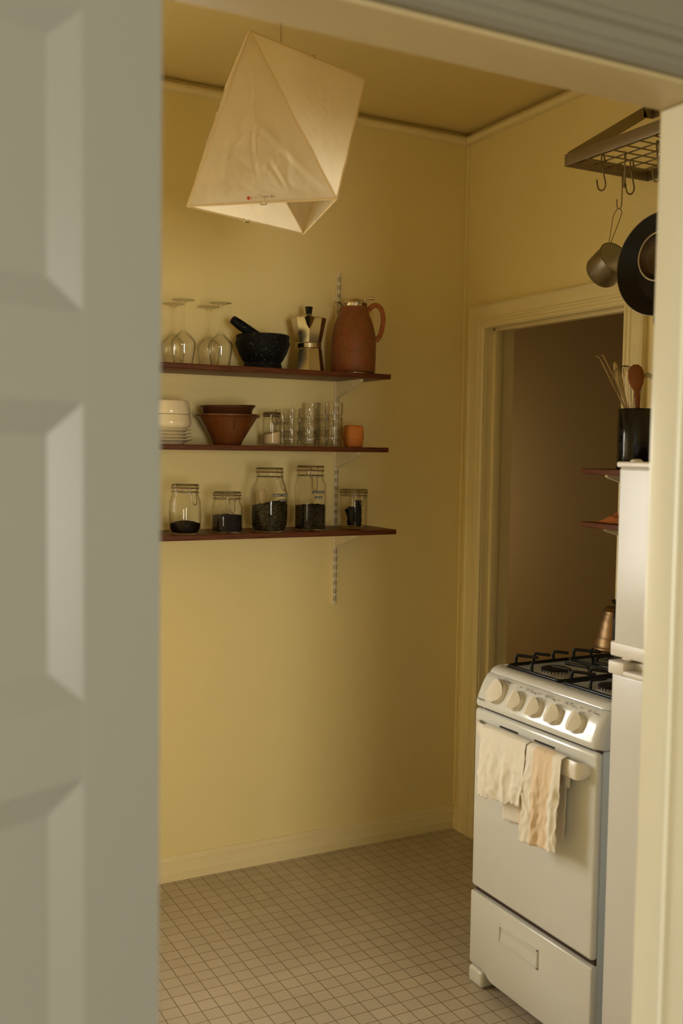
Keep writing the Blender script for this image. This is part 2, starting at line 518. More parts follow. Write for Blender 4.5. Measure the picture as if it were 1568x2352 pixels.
class MB:
    """collects shapes (in world coordinates) and links them as ONE mesh object"""

    def __init__(self):
        self.bm = bmesh.new()
        self.uv = self.bm.loops.layers.uv.new('UVMap')

    def _merge(self, b):
        me = bpy.data.meshes.new('tmp')
        b.to_mesh(me)
        b.free()
        self.bm.from_mesh(me)
        bpy.data.meshes.remove(me)
        self.uv = self.bm.loops.layers.uv.verify()

    def box(self, x0, x1, y0, y1, z0, z1, bev=0.0, seg=2, mat=None):
        b = bmesh.new()
        bmesh.ops.create_cube(b, size=1.0)
        for v in b.verts:
            v.co = Vector(((x0 + x1) / 2 + v.co.x * (x1 - x0), (y0 + y1) / 2 + v.co.y * (y1 - y0), (z0 + z1) / 2 + v.co.z * (z1 - z0)))
        if bev > 0:
            bmesh.ops.bevel(b, geom=list(b.edges), offset=bev, segments=seg, affect='EDGES', profile=0.5, clamp_overlap=True)
        if mat:
            b.transform(mat)
        self._merge(b)
        return self

    def prism(self, poly, axis, a, b_, bev=0.0, seg=2, mat=None):
        """poly: 2D outline in the two other axes (cyclic order after `axis`), run from a to b_ along axis"""
        b = bmesh.new()

        def mk(p, t):
            if axis == 'x':
                return b.verts.new((t, p[0], p[1]))
            if axis == 'y':
                return b.verts.new((p[0], t, p[1]))
            return b.verts.new((p[0], p[1], t))
        v0 = [mk(p, a) for p in poly]
        v1 = [mk(p, b_) for p in poly]
        n = len(poly)
        b.faces.new(v0)
        b.faces.new(list(reversed(v1)))
        for i in range(n):
            b.faces.new((v0[i], v1[i], v1[(i + 1) % n], v0[(i + 1) % n]))
        bmesh.ops.recalc_face_normals(b, faces=list(b.faces))
        if bev > 0:
            bmesh.ops.bevel(b, geom=list(b.edges), offset=bev, segments=seg, affect='EDGES', profile=0.5, clamp_overlap=True)
        if mat:
            b.transform(mat)
        self._merge(b)
        return self

    def lathe(self, prof, seg=40, cx=0.0, cy=0.0, shape=None, mat=None, closed=False, phase=0.0, flat=False):
        """prof: [(r, z[, w])]; r == 0 closes the end; shape(theta) scales r by weight w"""
        b = bmesh.new()
        uvl = b.loops.layers.uv.new('UVMap')
        rings = []
        s = 0.0
        ss = []
        for k, p in enumerate(prof):
            if k:
                s += sqrt((p[0] - prof[k - 1][0]) ** 2 + (p[1] - prof[k - 1][1]) ** 2)
            ss.append(s)
            if p[0] < 1e-7:
                rings.append([b.verts.new((cx, cy, p[1]))])
            else:
                ring = []
                for i in range(seg):
                    th = 2 * pi * i / seg + phase
                    r = p[0]
                    if shape and len(p) > 2:
                        r *= 1 + (shape(th) - 1) * p[2]
                    ring.append(b.verts.new((cx + r * cos(th), cy + r * sin(th), p[1])))
                rings.append(ring)
        rmax = max(p[0] for p in prof)
        pairs = list(range(len(prof) - 1))
        if closed:
            pairs.append(len(prof) - 1)
        for k in pairs:
            A, B_ = rings[k], rings[(k + 1) % len(prof)]
            va, vb = ss[k], ss[k + 1] if k + 1 < len(ss) else ss[k] + 0.01
            if len(A) == 1 and len(B_) == 1:
                continue
            for i in range(seg):
                j = (i + 1) % seg
                u0, u1 = rmax * 2 * pi * i / seg, rmax * 2 * pi * (i + 1) / seg
                if len(A) == 1:
                    f = b.faces.new((A[0], B_[i], B_[j]))
                    uvs = ((u0, va), (u0, vb), (u1, vb))
                elif len(B_) == 1:
                    f = b.faces.new((A[i], B_[0], A[j]))
                    uvs = ((u0, va), (u0, vb), (u1, va))
                else:
                    f = b.faces.new((A[i], B_[i], B_[j], A[j]))
                    uvs = ((u0, va), (u0, vb), (u1, vb), (u1, va))
                for l, uvc in zip(f.loops, uvs):
                    l[uvl].uv = uvc
        bmesh.ops.recalc_face_normals(b, faces=list(b.faces))
        if mat:
            b.transform(mat)
        self._merge(b)
        return self

    def tube(self, pts, r, seg=8, closed=False, caps=True):
        pts = [Vector(p) for p in pts]
        n = len(pts)
        rs = r if isinstance(r, (list, tuple)) else [r] * n
        b = bmesh.new()
        rings = []
        t_prev = None
        nrm = None
        for i in range(n):
            if closed:
                t = (pts[(i + 1) % n] - pts[i - 1]).normalized()
            elif i == 0:
                t = (pts[1] - pts[0]).normalized()
            elif i == n - 1:
                t = (pts[-1] - pts[-2]).normalized()
            else:
                t = ((pts[i + 1] - pts[i]).normalized() + (pts[i] - pts[i - 1]).normalized())
                t = t.normalized() if t.length > 1e-6 else (pts[i + 1] - pts[i]).normalized()
            if nrm is None:
                nrm = t.orthogonal().normalized()
            else:
                q = t_prev.rotation_difference(t)
                nrm = (q @ nrm)
                nrm = (nrm - t * nrm.dot(t)).normalized()
            t_prev = t
            bn = t.cross(nrm)
            rings.append([b.verts.new(pts[i] + (nrm * cos(2 * pi * k / seg) + bn * sin(2 * pi * k / seg)) * rs[i]) for k in range(seg)])
        m = n if closed else n - 1
        for i in range(m):
            A, B_ = rings[i], rings[(i + 1) % n]
            off = 0
            if closed and i == n - 1:
                off = min(range(seg), key=lambda o: (A[0].co - B_[o].co).length)
            for k in range(seg):
                b.faces.new((A[k], A[(k + 1) % seg], B_[(k + 1 + off) % seg], B_[(k + off) % seg]))
        if caps and not closed:
            b.faces.new(list(reversed(rings[0])))
            b.faces.new(rings[-1])
        bmesh.ops.recalc_face_normals(b, faces=list(b.faces))
        self._merge(b)
        return self

    def loft(self, sections, closed_section=True, caps=True):
        """sections: list of equally long lists of points"""
        b = bmesh.new()
        R = [[b.verts.new(p) for p in s] for s in sections]
        n = len(sections[0])
        for i in range(len(R) - 1):
            for k in range(n if closed_section else n - 1):
                b.faces.new((R[i][k], R[i][(k + 1) % n], R[i + 1][(k + 1) % n], R[i + 1][k]))
        if caps and closed_section:
            b.faces.new(list(reversed(R[0])))
            b.faces.new(R[-1])
        bmesh.ops.recalc_face_normals(b, faces=list(b.faces))
        self._merge(b)
        return self

    def grid(self, fn, nu, nv):
        """fn(u, v) -> point, u and v in 0..1; the uv map keeps (u, v)"""
        b = bmesh.new()
        uvl = b.loops.layers.uv.new('UVMap')
        V = [[b.verts.new(fn(i / nu, j / nv)) for j in range(nv + 1)] for i in range(nu + 1)]
        for i in range(nu):
            for j in range(nv):
                f = b.faces.new((V[i][j], V[i + 1][j], V[i + 1][j + 1], V[i][j + 1]))
                for l, (a, c) in zip(f.loops, ((i, j), (i + 1, j), (i + 1, j + 1), (i, j + 1))):
                    l[uvl].uv = (a / nu, c / nv)
        self._merge(b)
        return self

    def raw(self, verts, faces):
        b = bmesh.new()
        vs = [b.verts.new(v) for v in verts]
        for f in faces:
            try:
                b.faces.new([vs[i] for i in f])
            except ValueError:
                pass
        self._merge(b)
        return self

    def transform(self, mtx):
        self.bm.transform(mtx)
        return self

    def build(self, name, mat, parent=None, angle=35, weld=False):
        bm = self.bm
        if weld:
            bmesh.ops.remove_doubles(bm, verts=list(bm.verts), dist=1e-5)
        if parent is not None:
            bm.transform(Matrix.Translation(-wloc(parent)))
        for f in bm.faces:
            f.smooth = True
        lim = radians(angle)
        for e in bm.edges:
            if len(e.link_faces) == 2:
                e.smooth = e.calc_face_angle(0) < lim
        me = bpy.data.meshes.new(name)
        bm.to_mesh(me)
        bm.free()
        me.materials.append(mat)
        o = bpy.data.objects.new(name, me)
        COL.objects.link(o)
        if parent is not None:
            o.parent = parent
        return o


def tag(o, label, cat, group=None, kind=None):
    o['label'] = label
    if cat:
        o['category'] = cat
    if group:
        o['group'] = group
    if kind:
        o['kind'] = kind
    return o


def thing(name, loc, label, cat, group=None):
    o = bpy.data.objects.new(name, None)
    o.empty_display_size = 0.02
    COL.objects.link(o)
    o.location = loc
    return tag(o, label, cat, group)


def struct(o):
    o['kind'] = 'structure'
    return o


def dup(root, loc, label, group=None):
    r = root.copy()
    COL.objects.link(r)
    r.location = loc
    r['label'] = label
    if group:
        r['group'] = group
    for ch in list(root.children):
        c = ch.copy()
        COL.objects.link(c)
        c.parent = r
        for g in list(ch.children):
            d = g.copy()
            COL.objects.link(d)
            d.parent = c
    return r


def arc(c, r, a0, a1, n, ax='xz'):
    """points on an arc in a plane: ax gives the two axes used"""
    out = []
    for i in range(n + 1):
        a = a0 + (a1 - a0) * i / n
        p = [c[0], c[1], c[2]]
        p['xyz'.index(ax[0])] += r * cos(a)
        p['xyz'.index(ax[1])] += r * sin(a)
        out.append(tuple(p))
    return out


def smooth_path(pts, n=6):
    """Catmull-Rom through the points"""
    P_ = [Vector(p) for p in pts]
    P_ = [P_[0] * 2 - P_[1]] + P_ + [P_[-1] * 2 - P_[-2]]
    out = []
    for i in range(1, len(P_) - 2):
        p0, p1, p2, p3 = P_[i - 1:i + 3]
        for k in range(n):
            t = k / n
            out.append(0.5 * ((2 * p1) + (p2 - p0) * t + (2 * p0 - 5 * p1 + 4 * p2 - p3) * t * t + (3 * p1 - p0 - 3 * p2 + p3) * t ** 3))
    out.append(P_[-2])
    return out


def text_geo(body, size, depth=0.0003):
    """flat lettering as (verts, faces), baseline start at the origin, in the XY plane"""
    cu = bpy.data.curves.new('lettering_curve', 'FONT')
    cu.body = body
    cu.size = size
    cu.extrude = depth
    cu.resolution_u = 3
    ob = bpy.data.objects.new('lettering_temp', cu)
    COL.objects.link(ob)
    dg = bpy.context.evaluated_depsgraph_get()
    me = bpy.data.meshes.new_from_object(ob.evaluated_get(dg))
    vs = [v.co.copy() for v in me.vertices]
    fs = [tuple(p.vertices) for p in me.polygons]
    bpy.data.objects.remove(ob)
    bpy.data.curves.remove(cu)
    bpy.data.meshes.remove(me)
    return vs, fs


def wall_with_hole(mb, axis, t0, t1, a0, a1, z0, z1, holes):
    """slab across `axis` (thickness t0..t1), along the other horizontal axis a0..a1; holes: (h0, h1, hz0, hz1)"""
    def bx(p0, p1, q0, q1):
        if p1 - p0 < 1e-6 or q1 - q0 < 1e-6:
            return
        if axis == 'y':
            mb.box(p0, p1, t0, t1, q0, q1)
        else:
            mb.box(t0, t1, p0, p1, q0, q1)
    cur = a0
    for (h0, h1, hz0, hz1) in sorted(holes):
        bx(cur, h0, z0, z1)
        bx(h0, h1, z0, hz0)
        bx(h0, h1, hz1, z1)
        cur = h1
    bx(cur, a1, z0, z1)

# ------------------------------------------------------------------ the kitchen shell
H = 2.775
XL, YF = -2.67, -2.22          # left wall, wall with the doorway
YC = -2.317                    # its other face
JX0, JX1, HZ = -2.045, -1.1823, 2.06

struct(MB().box(XL, 0.0, YC, 0.0, -0.04, 0.0).build('floor', M['tile']))
struct(MB().box(XL - 0.1, 0.12, YC, 0.12, H, H + 0.05).build('ceiling', M['ceiling']))

mb = MB()
wall_with_hole(mb, 'y', 0.0, 0.12, XL - 0.1, 0.0, 0.0, H, [(-2.60, -1.74, 0.84, 1.92)])
struct(mb.build('wall_back', M['wall']))
mb = MB()
wall_with_hole(mb, 'x', 0.0, 0.128, YC - 0.0, 0.12, 0.0, H, [(-0.906, -0.150, 0.0, 2.012)])
struct(mb.build('wall_right', M['wall']))
struct(MB().box(XL - 0.1, XL, YC, 0.0, 0.0, H).build('wall_left', M['wall']))
mb = MB()
wall_with_hole(mb, 'y', YC + 0.045, YF, XL, 0.0, 0.0, H, [(JX0 - 0.012, JX1 + 0.012, 0.0, HZ + 0.012)])
struct(mb.build('wall_front', M['wall']))

# baseboards: stepped profile
bb = [(0, 0), (-0.018, 0), (-0.018, 0.030), (-0.016, 0.033), (-0.0145, 0.036), (-0.0145, 0.066), (-0.010, 0.070), (-0.010, 0.077), (-0.006, 0.086), (0, 0.088)]
mb = MB()
mb.prism(bb, 'x', XL, 0.0)
struct(mb.build('baseboard_back', M['trim'], angle=30))
mb = MB()
mb.prism([(x, z) for x, z in bb], 'y', -0.055, 0.0)
mb.prism([(x, z) for x, z in bb], 'y', YF, -1.005)
struct(mb.build('baseboard_right', M['trim'], angle=30))
mb = MB()
mb.prism([(XL - x, z) for x, z in bb], 'y', YF, 0.0)
struct(mb.build('baseboard_left', M['trim'], angle=30))

# narrow rounded strip under the ceiling
cs = [(0, 0), (0, 0.032), (-0.014, 0.030)] + [(-0.014 - 0.017 * sin(a), 0.015 + 0.015 * cos(a)) for a in [pi * k / 8 for k in range(1, 8)]] + [(-0.014, 0.0)]
mb = MB()
mb.prism([(y, z + 2.732) for y, z in cs], 'x', XL, -0.002)
struct(mb.build('trim_1', M['trim'], angle=50))
mb = MB()
mb.prism([(x, z + 2.732) for x, z in cs], 'y', YF, -0.002)
struct(mb.build('trim_2', M['trim'], angle=50))
mb = MB()
mb.tube([(-0.003, -0.004, 0.09), (-0.003, -0.004, 2.732)], 0.007, 8)
struct(mb.build('trim_3', M['wall']))

# casing around the doorway in the right wall (moulded, mitred), stops and the dark hall behind
prof = [(0.0, 0.0), (0.0, -0.020), (0.006, -0.024), (0.012, -0.020), (0.016, -0.018), (0.052, -0.018), (0.055, -0.022), (0.062, -0.022),
        (0.065, -0.015), (0.074, -0.015), (0.077, -0.019), (0.086, -0.019), (0.092, -0.012), (0.092, 0.0)]   # (distance from the outer edge, x)
yo0, yo1, zo = -0.058, -0.998, 2.098


def casing(prof_, yo0_, yo1_, zo_):
    secs = []
    for (yy, zz, sy, sz) in ((yo0_, 0.0, -1, 0), (yo0_, zo_, -1, -1), (yo1_, zo_, 1, -1), (yo1_, 0.0, 1, 0)):
        secs.append([(x, yy + sy * d, zz + sz * d) for d, x in prof_])
    return MB().loft(secs)


struct(casing(prof, yo0, yo1, zo).build('trim_4', M['trim'], angle=30))
mb = MB()
for (y0, y1) in ((-0.152, -0.150), (-0.906, -0.904)):
    mb.box(-0.002, 0.130, y0, y1, 0, 2.012)
mb.box(-0.002, 0.130, -0.906, -0.150, 2.010, 2.014)
mb.box(0.030, 0.066, -0.166, -0.150, 0, 2.010, 0.003)
mb.box(0.030, 0.066, -0.906, -0.890, 0, 2.010, 0.003)
mb.box(0.030, 0.066, -0.906, -0.150, 1.996, 2.012, 0.003)
struct(mb.build('trim_5', M['trim']))
struct(MB().box(0.0, 1.45, -2.3, 2.7, -0.04, 0.0).build('floor_hallway', M['wood_floor']))
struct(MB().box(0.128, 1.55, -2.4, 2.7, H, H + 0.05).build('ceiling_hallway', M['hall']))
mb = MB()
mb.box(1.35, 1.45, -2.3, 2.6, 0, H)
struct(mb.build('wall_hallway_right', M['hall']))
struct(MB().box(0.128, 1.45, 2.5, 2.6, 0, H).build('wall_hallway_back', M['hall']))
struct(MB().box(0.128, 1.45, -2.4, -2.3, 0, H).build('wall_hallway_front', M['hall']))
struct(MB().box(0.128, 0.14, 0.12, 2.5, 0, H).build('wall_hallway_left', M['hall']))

# window in the back wall, left of the shelves
wf = MB()
for (x0, x1, z0, z1) in ((-2.60, -2.555, 0.840, 1.920), (-1.785, -1.74, 0.840, 1.920), (-2.60, -1.74, 0.840, 0.885), (-2.60, -1.74, 1.875, 1.920), (-2.60, -1.74, 1.360, 1.400)):
    wf.box(x0, x1, 0.040, 0.075, z0, z1, 0.003)
w1 = struct(wf.build('window_1', M['jamb']))
MB().box(-2.556, -1.784, 0.055, 0.059, 0.884, 1.876).build('pane', M['window_glass'], w1)
sl = MB()
for k in range(30):
    z = 0.910 + k * 0.0325
    sl.box(-2.55, -1.79, -0.012, 0.012, -0.0004, 0.0004, mat=Matrix.Translation((0, 0.020, z)) @ Matrix.Rotation(radians(22), 4, 'X'))
sl.build('blind', M['blind'], w1)
mb = MB()
mb.prism([(y, d) for d, y in [(0.0, 0.0), (0.0, -0.02), (0.08, -0.016), (0.08, 0.0)]], 'x', -2.68 + 0.03, -1.66)
struct(MB().box(-2.66, -1.66, -0.05, 0.02, 0.800, 0.838, 0.006).build('trim_6', M['trim']))
mb = MB()
mb.box(-2.665, -2.602, -0.018, 0.0, 0.838, 1.990, 0.003)
mb.box(-1.738, -1.66, -0.018, 0.0, 0.838, 1.990, 0.003)
mb.box(-2.602, -1.738, -0.018, 0.0, 1.922, 1.990, 0.003)
struct(mb.build('trim_7', M['trim']))

# ------------------------------------------------------------------ doorway to the room of the camera: lining, stop, casing
mb = MB()
mb.box(JX1 + 0.008, JX1 + 0.013, YC - 0.001, YF + 0.004, 0, HZ + 0.012, 0.002)
mb.box(JX0 - 0.013, JX0 - 0.008, YC - 0.001, YF + 0.004, 0, HZ + 0.012, 0.002)
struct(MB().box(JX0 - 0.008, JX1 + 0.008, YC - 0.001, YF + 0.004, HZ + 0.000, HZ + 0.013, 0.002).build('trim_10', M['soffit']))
mb.box(JX1, JX1 + 0.012, -2.276, YF + 0.003, 0, HZ, 0.006, 4)
mb.box(JX0 - 0.012, JX0, -2.276, YF + 0.003, 0, HZ, 0.006, 4)
struct(mb.build('trim_8', M['jamb']))
# casing seen from the camera's room
pc = [(0.0, 0.0), (0.0, -0.022), (0.010, -0.026), (0.020, -0.022), (0.026, -0.019), (0.050, -0.017), (0.056, -0.021), (0.066, -0.021),
      (0.071, -0.015), (0.086, -0.013), (0.094, -0.019), (0.104, -0.021), (0.112, -0.014), (0.112, 0.0)]   # outer edge -> inner edge
xo0, xo1, zt = JX0 - 0.012 - 0.112, JX1 + 0.012 + 0.112, HZ + 0.006 + 0.112
secs = []
for (xx, zz, sx, sz) in ((xo0, 0.0, 1, 0), (xo0, zt, 1, -1), (xo1, zt, -1, -1), (xo1, 0.0, -1, 0)):
    secs.append([(xx + sx * d, YC + y, zz + sz * d) for d, y in pc])
struct(MB().loft(secs).build('trim_9', M['casing_shaded'], angle=30))

# the room of the camera
RX0, RX1, RY0 = -4.20, 0.60, -6.20
mb = MB()
wall_with_hole(mb, 'y', YC, YC + 0.044, RX0, RX1, 0.0, H, [(JX0 - 0.012, JX1 + 0.012, 0.0, HZ + 0.012)])
struct(mb.build('wall_room_back', M['room_white']))
mb = MB()
wall_with_hole(mb, 'y', RY0 - 0.12, RY0, RX0, RX1, 0.0, H, [(-2.72, -1.84, 0.56, 2.04)])
struct(mb.build('wall_room_front', M['room_white']))
mb = MB()
wall_with_hole(mb, 'x', RX0 - 0.12, RX0, RY0, YC, 0.0, H, [(-4.66, -3.44, 0.70, 2.20)])
struct(mb.build('wall_room_left', M['room_white']))
struct(MB().box(RX1, RX1 + 0.1, RY0, YC - 0.0, 0, H).build('wall_room_right', M['room_white']))
struct(MB().box(RX0, RX1, RY0, YC, -0.04, -0.001).build('floor_room', M['wood_floor']))
struct(MB().box(RX0, RX1, RY0, YC, H, H + 0.05).build('ceiling_room', M['room_white']))
w2 = MB()
for (x0, x1, z0, z1) in ((-2.72, -2.68, 0.56, 2.04), (-1.88, -1.84, 0.56, 2.04), (-2.72, -1.84, 0.56, 0.60), (-2.72, -1.84, 2.00, 2.04), (-2.72, -1.84, 1.29, 1.33)):
    w2.box(x0, x1, RY0 - 0.06, RY0 - 0.01, z0, z1, 0.003)
struct(w2.build('window_2', M['door_paint']))
w3 = MB()
for (y0, y1, z0, z1) in ((-4.66, -4.62, 0.70, 2.20), (-3.48, -3.44, 0.70, 2.20), (-4.66, -3.44, 0.70, 0.74), (-4.66, -3.44, 2.16, 2.20), (-4.66, -3.44, 1.43, 1.47)):
    w3.box(RX0 - 0.06, RX0 - 0.01, y0, y1, z0, z1, 0.003)
struct(w3.build('window_3', M['door_paint']))

# the open five-panel door: local x runs from the hinge edge, y is the thickness, built closed and then swung
DW, DT, DZ0, DZ1 = 0.80, 0.040, 0.008, 2.048
panels = [(1.935, 1.659), (1.573, 1.288), (1.211, 0.925), (0.847, 0.562), (0.484, 0.200)]


def door_leaf():
    b = MB()
    b.box(0, 0.097, 0, DT, DZ0, DZ1, 0.002)
    b.box(DW - 0.097, DW, 0, DT, DZ0, DZ1, 0.002)
    zs = [DZ1] + [v for p in panels for v in p] + [DZ0]
    for k in range(0, len(zs), 2):
        b.box(0.096, DW - 0.096, 0.0005, DT - 0.0005, zs[k + 1], zs[k], 0.0)
    for zt_, zb_ in panels:
        x0, x1 = 0.097, DW - 0.097
        w, d = 0.030, 0.014
        for (ya, yb) in ((0.0, d), (DT, DT - d)):
            o = [(x0, ya, zb_), (x1, ya, zb_), (x1, ya, zt_), (x0, ya, zt_)]
            i = [(x0 + w, yb, zb_ + w), (x1 - w, yb, zb_ + w), (x1 - w, yb, zt_ - w), (x0 + w, yb, zt_ - w)]
            b.raw(o + i, [(0, 1, 5, 4), (1, 2, 6, 5), (2, 3, 7, 6), (3, 0, 4, 7), (4, 5, 6, 7)])
    bmesh.ops.recalc_face_normals(b.bm, faces=list(b.bm.faces))
    return b


ED = Vector((-2.0338, -2.4034, 0.0))
ddir = Vector((-sin(radians(67)), -cos(radians(67)), 0))       # from the hinge edge to the free edge
dnrm = Vector((cos(radians(67)), -sin(radians(67)), 0))        # visible face
# local axes: x = ddir, y = thickness going away from the visible face, z up
DM = Matrix(((ddir.x, -dnrm.x, 0, ED.x), (ddir.y, -dnrm.y, 0, ED.y), (0, 0, 1, 0), (0, 0, 0, 1)))
dl = door_leaf()
dl.transform(DM)
bmesh.ops.recalc_face_normals(dl.bm, faces=list(dl.bm.faces))
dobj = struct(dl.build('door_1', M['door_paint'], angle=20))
kn = MB()
for s in (1, -1):
    yb = 0.0 if s == 1 else DT
    kn.lathe([(0, 0), (0.026, 0), (0.026, 0.004), (0.010, 0.008), (0.010, 0.030), (0.024, 0.038), (0.026, 0.052), (0.016, 0.062), (0, 0.063)], 24,
             mat=DM @ Matrix.Translation((DW - 0.06, yb, 1.02)) @ Matrix.Rotation(radians(90 if s == 1 else -90), 4, 'X'))
kn.build('door_knob', M['steel'], dobj)
hg = MB()
for z in (0.25, 1.05, 1.85):
    hg.lathe([(0, z - 0.045), (0.006, z - 0.045), (0.006, z + 0.045), (0, z + 0.045)], 12, mat=DM @ Matrix.Translation((-0.004, DT + 0.004, 0)))
hg.build('hinge', M['steel'], dobj)

# ------------------------------------------------------------------ twin-slot shelving on the back wall
UX = -0.5752


def upright_back(cx, label):
    t = thing('shelf_upright', (cx, 0, 0.951), label, 'shelf upright', 'shelf uprights on the back wall')
    w, d = 0.0085, 0.014
    b = MB()
    b.prism([(cx - w, 0.0), (cx - w, -d + 0.002), (cx - w + 0.002, -d), (cx + w - 0.002, -d), (cx + w, -d + 0.002), (cx + w, 0.0)], 'z', 0.951, 2.184)
    b.build('channel', M['white_metal'], t, angle=60)
    s = MB()
    for k in range(41):
        z = 0.972 + k * 0.0297
        for sx in (-0.0045, 0.0048):
            s.box(cx + sx - 0.0012, cx + sx + 0.0012, -d - 0.0003, -d + 0.002, z - 0.0085, z + 0.0085)
    s.build('slots', M['slot'], t)
    for z in (0.995, 1.30, 1.75, 2.10):
        s = MB()
        s.lathe([(0, 0), (0.0026, 0), (0.002, 0.0012), (0, 0.0014)], 12, mat=Matrix.Translation((cx, -d, z)) @ Matrix.Rotation(radians(90), 4, 'X'))
        s.build('screw', M['screw'], t)
    return t


upright_back(UX, 'cream slotted metal shelf upright on the yellow wall under the woven jug')


def bracket(base, dirv, ztop, depth, label, group, side=Vector((1, 0, 0)), drop=0.058):
    """thin folded sheet bracket: dirv points out of the wall, ztop is the underside of the shelf"""
    t = thing('shelf_bracket', (base[0], base[1], ztop), label, 'shelf bracket', group)
    d = Vector(dirv)
    s = Vector(side)
    b0 = Vector((base[0], base[1], 0))
    out = [(0.012, ztop - 0.0005), (depth, ztop - 0.0005), (depth, ztop - 0.006), (depth - 0.006, ztop - 0.010), (0.03, ztop - drop), (0.012, ztop - drop - 0.004)]
    b = MB()
    A = [b0 + d * u + s * -0.0056 + Vector((0, 0, z)) for u, z in out]
    B_ = [p + s * 0.0112 for p in A]
    b.loft([A, B_])
    b.build('bracket_arm', M['white_metal'], t)
    h = MB()
    c = b0 + d * (depth * 0.62) + Vector((0, 0, ztop - 0.020))
    h.box(-0.004, 0.004, -0.0060, 0.0060, -0.0012, 0.0012, mat=Matrix.Translation(c) @ Matrix(((d.x, s.x, 0, 0), (d.y, s.y, 0, 0), (0, 0, 1, 0), (0, 0, 0, 1))))
    h.build('slot', M['slot'], t)
    return t


XS = -1.62      # hidden left end of the shelves, behind the open door


def ply_shelf(x0, x1, y0, y1, z0, z1, label, group):
    b = MB().box(x0, x1, y0, y1, z0, z1, 0.0025, 3)
    t = thing('wooden_shelf', ((x0 + x1) / 2, (y0 + y1) / 2, z0), label, 'shelf', group)
    b.build('board', M['ply'], t)
    return t


TOPZ, MIDZ, BOTZ = 1.8025, 1.5423, 1.2473        # upper faces
ply_shelf(XS, -0.4837, -0.249, -0.015, 1.7847, TOPZ, 'top red-brown plywood shelf on the yellow wall, carrying the mortar', 'plywood shelves on the back wall')
ply_shelf(XS, -0.4725, -0.222, -0.015, MIDZ - 0.0178, MIDZ, 'middle red-brown plywood shelf on the yellow wall, carrying the tumblers', 'plywood shelves on the back wall')
ply_shelf(XS, -0.4481, -0.2458, -0.015, BOTZ - 0.0178, BOTZ, 'lowest red-brown plywood shelf on the yellow wall, carrying the clip jars', 'plywood shelves on the back wall')
for z, d, w in ((1.7847, 0.200, 'top'), (MIDZ - 0.0178, 0.190, 'middle'), (BOTZ - 0.0178, 0.195, 'lowest')):
    bracket((UX, 0.0), (0, -1, 0), z, d, 'cream metal bracket under the right end of the %s plywood shelf on the yellow wall' % w, 'brackets under the back wall shelves')

# ------------------------------------------------------------------ top shelf: wine glasses, mortar, moka pot, jug


def wine_glass():
    z = TOPZ
    t = thing('wine_glass', (-1.2312, -0.17, z), 'upside-down stemmed wine glass at the front left of the top shelf, beside the door edge', 'wine glass', 'upturned wine glasses')
    x, y = -1.2312, -0.17
    o = [(0.0308, 0.0004), (0.0335, 0.016), (0.0368, 0.036), (0.0398, 0.058), (0.0410, 0.069), (0.0402, 0.076), (0.0370, 0.083), (0.0280, 0.0935), (0.0170, 0.1045), (0.0090, 0.1120), (0.0052, 0.1180), (0.0040, 0.128)]
    i = [(0.0040, 0.1100), (0.0150, 0.1025), (0.0265, 0.0915), (0.0356, 0.0815), (0.0389, 0.0750), (0.0397, 0.069), (0.0386, 0.058), (0.0356, 0.036), (0.0324, 0.016), (0.0298, 0.0004)]
    prof = [(0, 0.1115)] + i + o + [(0.0036, 0.160), (0.0040, 0.190), (0.0070, 0.201), (0.016, 0.2065), (0.0365, 0.2105), (0.0375, 0.2118), (0.030, 0.2124), (0, 0.2126)]
    b = MB().lathe([(r, h + z) for r, h in prof], 40, x, y)
    b.build('bowl_and_stem', M['glass_clear'], t, angle=50)
    return t


wg = wine_glass()
dup(wg, (-1.1017, -0.17, TOPZ), 'upside-down stemmed wine glass at the front of the top shelf, beside the black pestle')
dup(wg, (-1.2287, -0.060, TOPZ), 'upside-down wine glass against the wall, behind the one beside the door edge')
dup(wg, (-1.1009, -0.060, TOPZ), 'upside-down wine glass against the wall, behind the one beside the black pestle')

t = thing('mortar', (-0.9325, -0.135, TOPZ), 'speckled black granite mortar standing on the top shelf', 'mortar')
prof = [(0, 0.0), (0.064, 0.0), (0.0675, 0.004), (0.0655, 0.016), (0.063, 0.024), (0.071, 0.034), (0.083, 0.056), (0.0915, 0.080), (0.0945, 0.088), (0.0940, 0.094),
        (0.0918, 0.098), (0.0925, 0.112), (0.0920, 0.117), (0.088, 0.119), (0.078, 0.117), (0.070, 0.090), (0.050, 0.060), (0, 0.048)]
MB().lathe([(r, TOPZ + h) for r, h in prof], 56, -0.9325, -0.135).build('bowl', M['granite'], t, angle=45)
# pestle leaning in the mortar
p0, p1 = Vector((-1.049, -0.140, TOPZ + 0.166)), Vector((-0.905, -0.138, TOPZ + 0.082))
ax = (p1 - p0)
L = ax.length
rotm = Matrix.Translation(p0) @ ax.to_track_quat('Z', 'Y').to_matrix().to_4x4()
t = thing('pestle', tuple(p1), 'speckled black granite pestle leaning out of the mortar', 'pestle')
MB().lathe([(0, 0), (0.0115, 0.0008), (0.0142, 0.004), (0.0168, 0.030), (0.0185, 0.09), (0.0200, L - 0.03), (0.017, L - 0.010), (0.009, L - 0.001), (0, L)], 28, mat=rotm).build('grinding_stone', M['granite'], t, angle=50)

